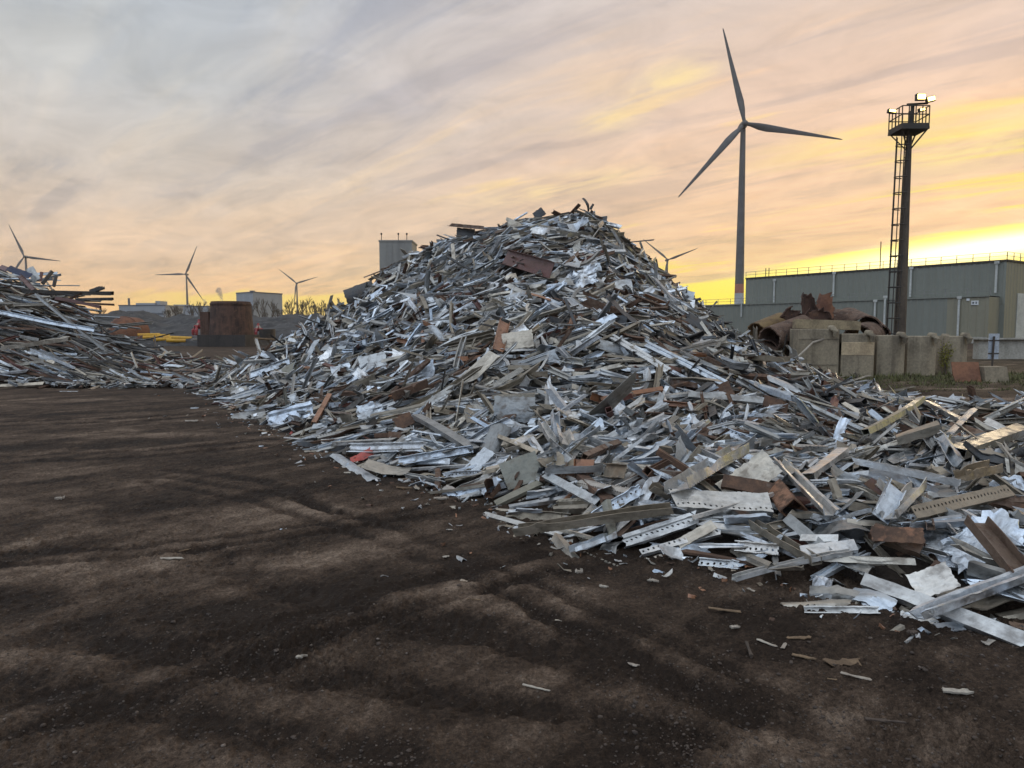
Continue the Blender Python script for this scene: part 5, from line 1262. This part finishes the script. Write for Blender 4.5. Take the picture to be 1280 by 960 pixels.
# ------------------------------------------------------------------ far left: drum, tank, yellow pipes, red frames
def drum():
    g = gnd(290, 432); Y = g.y; s = Y / FPX
    zt = at(290, 376, Y).z; z0 = at(290, 418, Y).z
    root = empty('rusty_drum', (g.x * (Y + 2.5) / Y, Y + 2.5, 0), 'huge rust-brown steel drum tapering upward on a dark footing', 'steel drum')
    rb, rtp = 27.5 * s, 24 * s; m = MB()
    m.lathe([(rb, z0 - .6), (rb * .99, z0 + .3), (rtp * 1.02, zt - .25), (rtp, zt), (rtp - .12, zt + .01), (rtp - .2, zt - .5), (.1, zt - .5)], 40); m.build('shell', M['rust'], root)
    h = MB(); h.lathe([(rtp * 1.03, zt - .45), (rtp * 1.05, zt - .4), (rtp * 1.05, zt - .2), (rtp * 1.02, zt - .15)], 40); h.build('rim', M['rust'], root)
    b = MB(); b.box((-29 * s, -.3, (z0 + at(260, 390, Y).z) / 2 - .2), (11 * s, 1.6, at(260, 390, Y).z - z0 + .5)); b.build('side_box', M['rust'], root)
    m = MB(); m.box((g.x * 1.032 - 3 * s, Y + 2.4, z0 / 2 - .1), (60 * s, 4.4, z0 + .1)); tag(m.build('concrete_footing', M['base']), 'dark sooty concrete footing under the rusty drum', 'footing')
drum()
def tank():
    g = gnd(155, 424); Y = 86; c = at(155, 412, Y); r_ = 19.5 * Y / FPX
    root = empty('rusty_tank', (c.x, Y, 0), 'orange-rusted domed tank end lying beyond the bar pile', 'tank')
    m = MB(); Mx = Matrix.Rotation(R(90), 3, 'X'); m.lathe([(r_ * math.cos(a), .75 * r_ * math.sin(a)) for a in np.linspace(0, math.pi / 2 - .02, 10)], 32, (0, 0, r_ * .7), Mx); m.build('dome', M['rust_orange'], root)
    m = MB(); m.lathe([(r_ * 1.0, 0), (r_ * 1.04, -.05), (r_ * 1.04, -.3), (r_, -.35), (r_ * .99, -2.5), (.1, -2.5)], 32, (0, 0, r_ * .7), Mx); m.build('shell', M['rust_orange'], root)
tank()
yp = [((172, 419), (200, 418.5)), ((178, 422), (206, 421)), ((192, 424.5), (214, 424)), ((205, 421.5), (240, 423)), ((208, 425.5), (232, 426)), ((196, 419.5), (212, 420))]
yl = ['topmost yellow pipe at the end near the orange tank', 'yellow pipe second from the orange tank, with open dark mouth', 'short yellow pipe lying low in the middle of the bundle', 'longest yellow pipe, reaching toward the rusty drum', 'lowest yellow pipe of the bundle', 'short yellow pipe bridging the middle of the bundle']
for (a, b), l in zip(yp, yl):
    Yd = 1.5 * FPX / 17; rr = .2
    A = at(*a, Yd + (a[1] - 424) * -.35); B = at(*b, Yd + .8 + (b[1] - 424) * -.35)
    o = pipe(A, B, rr, .05, 'yellow', l, cat='yellow pipe', name='yellow_pipe', rag=0); o['group'] = 'yellow pipes bundled on the yard'
m = MB(); m.tube([at(240, 424.5, 76), at(272, 424, 78)], .11, 8); tag(m.build('steel_tube', M['pale_chip']), 'pale steel tube lying left of the drum footing', 'steel tube')
m = MB(); m.tube([at(318, 423, 74), at(350, 425, 76)], .12, 8); tag(m.build('timber_pole', M['wood']), 'brown pole lying right of the drum footing', 'pole')
def grab(px, w_px, top, bot, Y, label):
    a = at(px, bot, Y); k = Y / FPX; w = w_px * k; h = at(px, top, Y).z - a.z + .5; z0 = a.z - .5
    root = empty('scrap_grab', (a.x, Y, z0), label, 'scrap grab', 'red scrap grabs near the drum')
    m = MB(); m.lathe([(.05, h), (w * .10, h), (w * .12, h * .86), (w * .2, h * .8), (w * .22, h * .56), (w * .15, h * .5), (.05, h * .48)], 14); m.build('hub', M['red'], root)
    for t in range(6):
        b = t * math.pi / 3 + .4; m = MB(); d = Vector((math.cos(b), math.sin(b), 0)); q = []
        for r_, z, th in ((.16, .66, .16), (.34, .62, .22), (.48, .42, .24), (.50, .22, .2), (.38, .06, .12), (.26, 0, .05)):
            q.append((d * (r_ * w) + Vector((0, 0, z * h)), th * w * .55))
        m.tube([v for v, _ in q], [x for _, x in q], 8); m.build('tine', M['red'], root)
        m = MB(); m.bar(d * (.10 * w) + Vector((0, 0, h * .82)), d * (.42 * w) + Vector((0, 0, h * .56)), .14, .14); m.build('ram', M['pale_chip'], root)
grab(249.5, 15, 399, 417, 84, 'bright red scrap grab left of the rusty drum')
grab(323, 12, 404, 418, 84, 'bright red scrap grab half hidden right of the rusty drum')
m = MB(); m.tube([(0, 0, 0), (0, 0, 1.1)], .9, 24); c = at(334, 412, 84); tag(m.build('cable_drum', M['dark_steel'], loc=(c.x, c.y, .6)), 'dark round drum beside the half hidden red grab', 'drum')

# ------------------------------------------------------------------ distance: banks, factories, trees, steam
def bank(x0, x1, y, d, h, name, label, mt='bank', seed=0):
    n, k = 220, 20; G = []
    for i in range(n + 1):
        x = x0 + (x1 - x0) * i / n; row = []
        for j in range(k + 1):
            t = j / k; pr = math.sin(math.pi * min(t, 1)) ** .8
            e = min(1, i / 6, (n - i) / 6)
            hh = h * pr * e * (1 + .5 * float(fbm(np.array([x * .09 + seed]), np.array([t * 4.0]), 5, .62)[0])) - .3
            row.append(Vector((x, y + d * (t - .5), hh)))
        G.append(row)
    m = MB(); m.grid(G); tag(m.build(name, M[mt]), label, 'earth bank', kind='structure')
bank(-150, -24, 190, 40, 5.6, 'earth_bank', 'long dark earth bank across the back of the yard')
bank(-68, -26, 108, 22, 3.1, 'earth_bank', 'lower dark mound of crushed scrap in front of the bank', seed=5)
bank(-21, -9, 70, 9, 1.6, 'earth_bank', 'dark gravelly mound left of the heap', seed=9)
bank(-46, -28, 82, 8, 1.2, 'earth_bank', 'low brown heap behind the yellow pipes', 'bank', seed=3)
def factory(x0, x1, top, Y, label, side=None, strips=True, chimney=None, steps=()):
    a = at(x0, 395, Y); b = at(x1, 395, Y); zt = at(x0, top, Y).z; w = b.x - a.x; cx = (a.x + b.x) / 2
    root = empty('factory_building', (cx, Y + 15, 0), label, 'factory', 'factories beyond the earth bank')
    m = MB(); m.box((0, 0, zt / 2), (w, 30, zt)); m.build('wall', M['factory'], root)
    m = MB(); m.box((0, 0, zt + .25), (w + .8, 30.8, .6)); m.build('roof', M['factory_dark'], root)
    for sx, sw, sh in steps:
        q = MB(); q.box((sx * w, -6, zt + sh / 2 + .5), (sw * w, 12, sh)); q.build('roof_unit', M['factory'], root)
    if strips:
        for z in (.35, .68):
            q = MB(); q.box((.05 * w, -15.05, zt * z), (w * .8, .2, zt * .09)); q.build('window_strip', M['factory_dark'], root)
    if chimney is not None:
        q = MB(); q.tube([(chimney * w, -8, zt), (chimney * w, -8, zt + 6)], .8, 10); q.build('chimney', M['factory_dark'], root)
factory(149, 207, 382, 560, 'white factory with dark chimney beyond the earth bank', chimney=-.38, steps=((.05, .45, 1.6), (.3, .1, 3.2)))
factory(207, 262, 383, 640, 'low pale factory wing left of the rusty drum', strips=False, steps=((-.2, .3, 1.2),))
def blockhouse():
    Y = 520; a = at(296, 395, Y); m_ = at(328, 395, Y + 4); zt = at(296, 367, Y).z; wl = m_.x - a.x; wr = 21 / FPX * Y
    root = empty('factory_building', (m_.x, Y, 0), 'tall grey box-shaped factory block behind the rusty drum', 'factory', 'factories beyond the earth bank')
    m = MB(); m.add([(-wl, 0, -1), (0, -14, -1), (wr, 12, -1), (wr - wl, 30, -1), (-wl, 0, zt), (0, -14, zt), (wr, 12, zt), (wr - wl, 30, zt)], [(0, 1, 5, 4), (1, 2, 6, 5), (2, 3, 7, 6), (3, 0, 4, 7)]); m.build('wall', M['factory'], root)
    m = MB(); m.add([(-wl - .3, 0, zt), (0, -14.5, zt), (wr + .4, 12, zt), (wr - wl, 30.4, zt), (-wl - .3, 0, zt + .7), (0, -14.5, zt + .7), (wr + .4, 12, zt + .7), (wr - wl, 30.4, zt + .7)], [(0, 1, 5, 4), (1, 2, 6, 5), (2, 3, 7, 6), (3, 0, 4, 7), (4, 5, 6, 7), (0, 1, 2, 3)]); m.build('roof', M['factory_dark'], root)
    m = MB(); m.box((-wl * .35, 2, zt + 1.4), (3, 3, 1.6)); m.build('roof_unit', M['factory_dark'], root)
    m = MB(); m.add([(-wl * .62, -5.7, zt * .2), (-wl * .08, -13.2, zt * .2), (-wl * .08, -13.2, zt * .62), (-wl * .62, -5.7, zt * .62)], [(0, 1, 2, 3)]); m.build('panel', M['silo'], root)
blockhouse()
def tree_proto(seed):
    r = random.Random(seed); T, C = MB(), MB()
    def grow(mb, p, d, L, rad, depth):
        q = p + d * L; rad = max(rad, .042); mb.tube([p, (p + q) / 2 + Vector((r.gauss(0, .05 * L), r.gauss(0, .05 * L), 0)), q], [rad, rad * .85, rad * .65], 5 if depth < 2 else 3, True, False)
        if depth == 5: return
        for _ in range(r.choice((2, 3, 3)) if depth < 4 else 3):
            e = (d + Vector((r.gauss(0, .32), r.gauss(0, .32), r.uniform(.05, .55)))).normalized(); grow(C, q - d * L * r.uniform(0, .35), e, L * r.uniform(.6, .85), rad * .6, depth + 1)
    grow(T, Vector((0, 0, -.5)), Vector((0, 0, 1)), 3.6, .34, 0)
    return T, C
PR = []
tl = ['bare tree with wide crown', 'slim bare tree', 'bare tree with leaning crown', 'low bushy bare tree']
def trees():
    r = np.random.default_rng(21)
    spots = [(x, 'left of the rusty drum') for x in np.linspace(206, 262, 9)] + [(x, 'in front of the grey factory block') for x in np.linspace(318, 350, 5)] + [(x, 'between the grey factory block and the heap') for x in np.linspace(355, 425, 13)] + [(97, 'by the jutting bars'), (105, 'by the jutting bars'), (124, 'by the jutting bars'), (283, 'just above the rusty drum')]
    for k, (px, where) in enumerate(spots):
        v = k % 4
        Y = 430 + r.uniform(-60, 60) if px > 130 else 240; p = at(px + r.normal(0, 1.2), 395, Y)
        root = empty('bare_tree', (p.x, p.y, 0), f'{tl[v]} {where}', 'bare tree', 'bare trees along the horizon', r.uniform(0, 6))
        if len(PR) < 4:
            T, C = tree_proto(100 + v); PR.append((T.build('trunk', M['bark'], root), C.build('crown', M['bark'], root)))
        else:
            for o in PR[v]: c = o.copy(); COL.objects.link(c); c.parent = root
        s = r.uniform(1.5, 2.0) * (.9 if v == 3 else 1.0) * (.55 if px < 130 else 1)
        root.scale = (s * (.8 if v == 1 else 1), s * (.8 if v == 1 else 1), s)
trees()
def steam(px, py, Y, n, s, label):
    r = random.Random(int(px)); c = at(px, py, Y); m = MB()
    for k in range(n):
        t = k / n; q = Vector((r.gauss(0, .5) - 2.0 * t * s * .4, r.gauss(0, .5), t * s * 3)); rad = s * (.35 + .5 * t) * r.uniform(.7, 1.1)
        m.lathe([(rad * math.sin(a) + .01, rad * math.cos(a) * r.uniform(.9, 1.1)) for a in np.linspace(0, math.pi, 8)], 12, q)
    o = m.build('steam_plume', M['steam'], loc=c); tag(o, label, 'steam plume', kind=None)
steam(277, 375, 800, 9, 4.2, 'small grey steam puff rising above the rusty drum')
steam(258, 383, 800, 6, 2.6, 'faint steam puff left of the rusty drum')
m = MB(); a = at(93, 392, 700); 
for o in (-1.2, 1.2): m.bar((o, 0, 0), (o * .25, 0, 27), .35)
for z in range(2, 27, 3): m.bar((-1.2 + .9 * z / 27, 0, z), (1.2 - .9 * z / 27, 0, z + 2), .25)
m.box((0, 0, 27.5), (1.4, 1.4, 2.6)); tag(m.build('lattice_mast', M['factory_dark'], loc=(a.x, a.y, 0)), 'faint lattice mast far beyond the pile of long bars', 'mast')

# ------------------------------------------------------------------ sky, sun, air
SUN_AZ, SUN_EL = R(33.5), R(4.5)
def sky():
    w = bpy.data.worlds.new('World'); SC.world = w; w.use_nodes = True
    nt = NT(w.node_tree); bg = nt.n['Background']
    d = nt.new('ShaderNodeTexCoord').outputs['Generated']; s = nt.sep(d)
    el = nt.m('MULTIPLY', nt.m('ARCSINE', s[2]), 180 / math.pi)
    az = nt.m('MULTIPLY', nt.m('ARCTAN2', s[0], s[1]), 180 / math.pi)
    daz = nt.m('SUBTRACT', az, math.degrees(SUN_AZ)); ada = nt.m('ABSOLUTE', nt.m('SUBTRACT', nt.m('ABSOLUTE', daz), 0))
    ada = nt.m('MINIMUM', ada, nt.m('SUBTRACT', 360, ada))
    # cloud sheet seen from below: streaks drawn out along one wind direction
    zc = nt.m('ADD', nt.m('MAXIMUM', s[2], 0.0), 0.11)
    u = nt.m('DIVIDE', s[0], zc); v = nt.m('DIVIDE', s[1], zc)
    wa = R(136); cu = nt.m('ADD', nt.m('MULTIPLY', u, math.cos(wa)), nt.m('MULTIPLY', v, math.sin(wa))); cv = nt.m('SUBTRACT', nt.m('MULTIPLY', v, math.cos(wa)), nt.m('MULTIPLY', u, math.sin(wa)))
    P1 = nt.comb(nt.m('MULTIPLY', cu, .42), nt.m('MULTIPLY', cv, 1.25), 2.3)
    P2 = nt.comb(nt.m('MULTIPLY', cu, .9), nt.m('MULTIPLY', cv, 4.2), 7.1)
    n1 = nt.noise(P1, 1.0, 5, .55, .5); n2 = nt.noise(P2, 1.0, 6, .6, .7); n3 = nt.noise(P1, 2.6, 3, .5)
    cl = nt.m('ADD', nt.m('MULTIPLY', n1, .62), nt.m('MULTIPLY', n2, .38))
    def ramp(stops): return nt.ramp(nt.m('DIVIDE', el, 90, clamp=True), [(e / 90, c) for e, c in stops])
    sun_r = ramp([(0, (1.0, .72, .20)), (4, (1.0, .68, .30)), (7, (.95, .62, .36)), (12, (.92, .62, .42)), (18, (.82, .60, .47)), (25, (.70, .58, .51)), (45, (.58, .58, .60)), (90, (.60, .63, .68))])
    mid_r = ramp([(0, (.86, .50, .19)), (3, (.90, .59, .33)), (6, (.78, .58, .42)), (11, (.63, .55, .48)), (17, (.52, .53, .54)), (25, (.49, .54, .60)), (45, (.52, .57, .64)), (90, (.60, .63, .68))])
    back_r = ramp([(0, (.26, .30, .38)), (8, (.36, .44, .58)), (25, (.85, 1.02, 1.28)), (45, (1.25, 1.40, 1.58)), (90, (.60, .63, .68))])
    warp = nt.m('ADD', ada, nt.m('MULTIPLY', nt.m('SUBTRACT', n1, .5), 26))
    c = nt.mix(nt.smooth(warp, 8, 62), sun_r, mid_r); c = nt.mix(nt.smooth(ada, 75, 130), c, back_r)
    mo = nt.noise(nt.comb(nt.m('MULTIPLY', cu, 2.6), nt.m('MULTIPLY', cv, 3.4), 1.7), 1.0, 5, .62, .8)
    c = nt.mix(1.0, c, nt.ramp(mo, [(.3, .90), (.5, 1.03), (.7, 1.15)]), 'MULTIPLY')
    # cloud relief: greyer undersides, peach edges
    c = nt.mix(nt.m('MULTIPLY', nt.smooth(cl, .50, .40), .95), c, nt.mix(1.0, c, (.77, .81, .89), 'MULTIPLY'))
    hi = nt.smooth(cl, .50, .62)
    warm = nt.smooth(ada, 75, 15)
    c = nt.mix(nt.m('MULTIPLY', hi, .75), c, nt.mix(warm, nt.mix(1.0, c, (1.17, 1.13, 1.07), 'MULTIPLY'), nt.mix(1.0, c, (1.34, 1.20, .98), 'MULTIPLY')))
    # saturated yellow where the cloud thins toward the sun
    low = nt.smooth(el, 21, 6)
    band = nt.m('MULTIPLY', nt.m('MULTIPLY', nt.smooth(nt.noise(nt.comb(nt.m('MULTIPLY', cu, .30), nt.m('MULTIPLY', cv, 1.9), 4.4), 1.0, 5, .6, .6), .49, .63), nt.smooth(ada, 20, 2)), nt.smooth(el, 16, 11))
    c = nt.mix(nt.m('MULTIPLY', band, .8), c, (1.05, .84, .12))
    yel = nt.m('MULTIPLY', nt.m('MULTIPLY', nt.smooth(nt.m('ADD', cl, nt.m('MULTIPLY', n3, .25)), .655, .73), nt.smooth(ada, 50, 14)), low)
    c = nt.mix(nt.m('MULTIPLY', yel, .85), c, (1.0, .80, .13))
    for ga, ge, sa, se, k in ((12.5, 18.3, 3.0, 1.1, .7), (7.5, 15.6, 2.4, .9, .45), (4.0, 11.0, 6.0, .8, .6), (33, 12.0, 5.0, 1.4, .8)):
        q1 = nt.m('DIVIDE', nt.m('SUBTRACT', az, ga), sa); q2 = nt.m('DIVIDE', nt.m('SUBTRACT', nt.m('SUBTRACT', el, ge), nt.m('MULTIPLY', nt.m('SUBTRACT', az, ga), .16)), se)
        g_ = nt.m('POWER', 2.718, nt.m('MULTIPLY', nt.m('ADD', nt.m('MULTIPLY', q1, q1), nt.m('MULTIPLY', q2, q2)), -1.0))
        c = nt.mix(nt.m('MULTIPLY', nt.m('MULTIPLY', g_, nt.smooth(nt.m('ADD', nt.m('MULTIPLY', mo, .6), nt.m('MULTIPLY', cl, .5)), .42, .62)), k), c, (1.08, .83, .36))
    # clear strip under the cloud deck, rising toward the sun
    edge = nt.m('ADD', nt.m('ADD', 3.0, nt.m('MULTIPLY', nt.smooth(az, 5, 36), 3.9)), nt.m('MULTIPLY', nt.m('SUBTRACT', n2, .5), 1.6))
    strip = nt.m('MULTIPLY', nt.smooth(el, edge, nt.m('SUBTRACT', edge, .55)), nt.m('MULTIPLY', nt.smooth(az, -31, -22), nt.smooth(ada, 90, 62)))
    c = nt.mix(nt.m('MULTIPLY', strip, .92), c, nt.mix(nt.smooth(az, -12, 20), (1.05, .76, .20), (1.12, .96, .08)))
    # glow of the hidden sun
    a1 = nt.m('DIVIDE', daz, 9.0); a2 = nt.m('DIVIDE', nt.m('SUBTRACT', nt.m('SUBTRACT', el, 5.4), nt.m('MULTIPLY', daz, .10)), .75)
    gl = nt.m('POWER', 2.718, nt.m('MULTIPLY', nt.m('ADD', nt.m('MULTIPLY', a1, a1), nt.m('MULTIPLY', a2, a2)), -1.0))
    c = nt.mix(1.0, c, nt.mix(1.0, (1.5, 1.4, 1.3), nt.comb(gl, gl, gl), 'MULTIPLY'), 'ADD')
    c = nt.mix(nt.smooth(el, -.3, -3), c, (.05, .045, .04))
    sk = nt.new('ShaderNodeTexSky', sky_type='NISHITA'); sk.sun_disc = False; sk.sun_elevation = SUN_EL; sk.sun_rotation = SUN_AZ
    c = nt.mix(1.0, c, nt.mix(1.0, sk.outputs[0], (.006, .006, .006), 'MULTIPLY'), 'ADD')
    nt.put(bg.inputs['Color'], nt.mix(1.0, c, (10, 10, 10), 'MULTIPLY')); bg.inputs['Strength'].default_value = 0.10
sky()
l = bpy.data.lights.new('sun', 'SUN'); l.energy = 0.5; l.angle = R(12); l.color = (1, .82, .58)
so = bpy.data.objects.new('sun', l); COL.objects.link(so)
so.rotation_euler = Vector((-math.sin(SUN_AZ) * math.cos(SUN_EL), -math.cos(SUN_AZ) * math.cos(SUN_EL), -math.sin(SUN_EL))).to_track_quat('-Z', 'Y').to_euler()
so.location = (30, 40, 30)

def haze():
    m, nt, b = mat('haze_air'); nt.n.remove(b); v = nt.new('ShaderNodeVolumePrincipled'); v.inputs['Density'].default_value = 0.00013; v.inputs['Color'].default_value = (.93, .90, .86, 1); v.inputs['Anisotropy'].default_value = .3
    nt.l.new(v.outputs[0], nt.n['Material Output'].inputs['Volume'])
    q = MB(); q.box((0, 700, 84), (3600, 2000, 170.4)); tag(q.build('haze', m), 'thin evening haze over the yard', 'haze', kind='stuff')
haze()
cam = bpy.data.cameras.new('camera'); co = bpy.data.objects.new('camera', cam); COL.objects.link(co)
co.location = (0, 0, EYE); co.rotation_euler = (math.pi / 2 - PITCH, 0, 0)
cam.sensor_width = 36; cam.lens = 36 * FPX / 1280; cam.clip_end = 12000; cam.clip_start = .05
SC.camera = co
vs = SC.view_settings; vs.view_transform = 'Standard'; vs.look = 'None'; vs.gamma = 1; vs.exposure = 0; vs.use_curve_mapping = False
SC.cycles.max_bounces = 8; SC.cycles.transparent_max_bounces = 12; SC.cycles.use_denoising = True
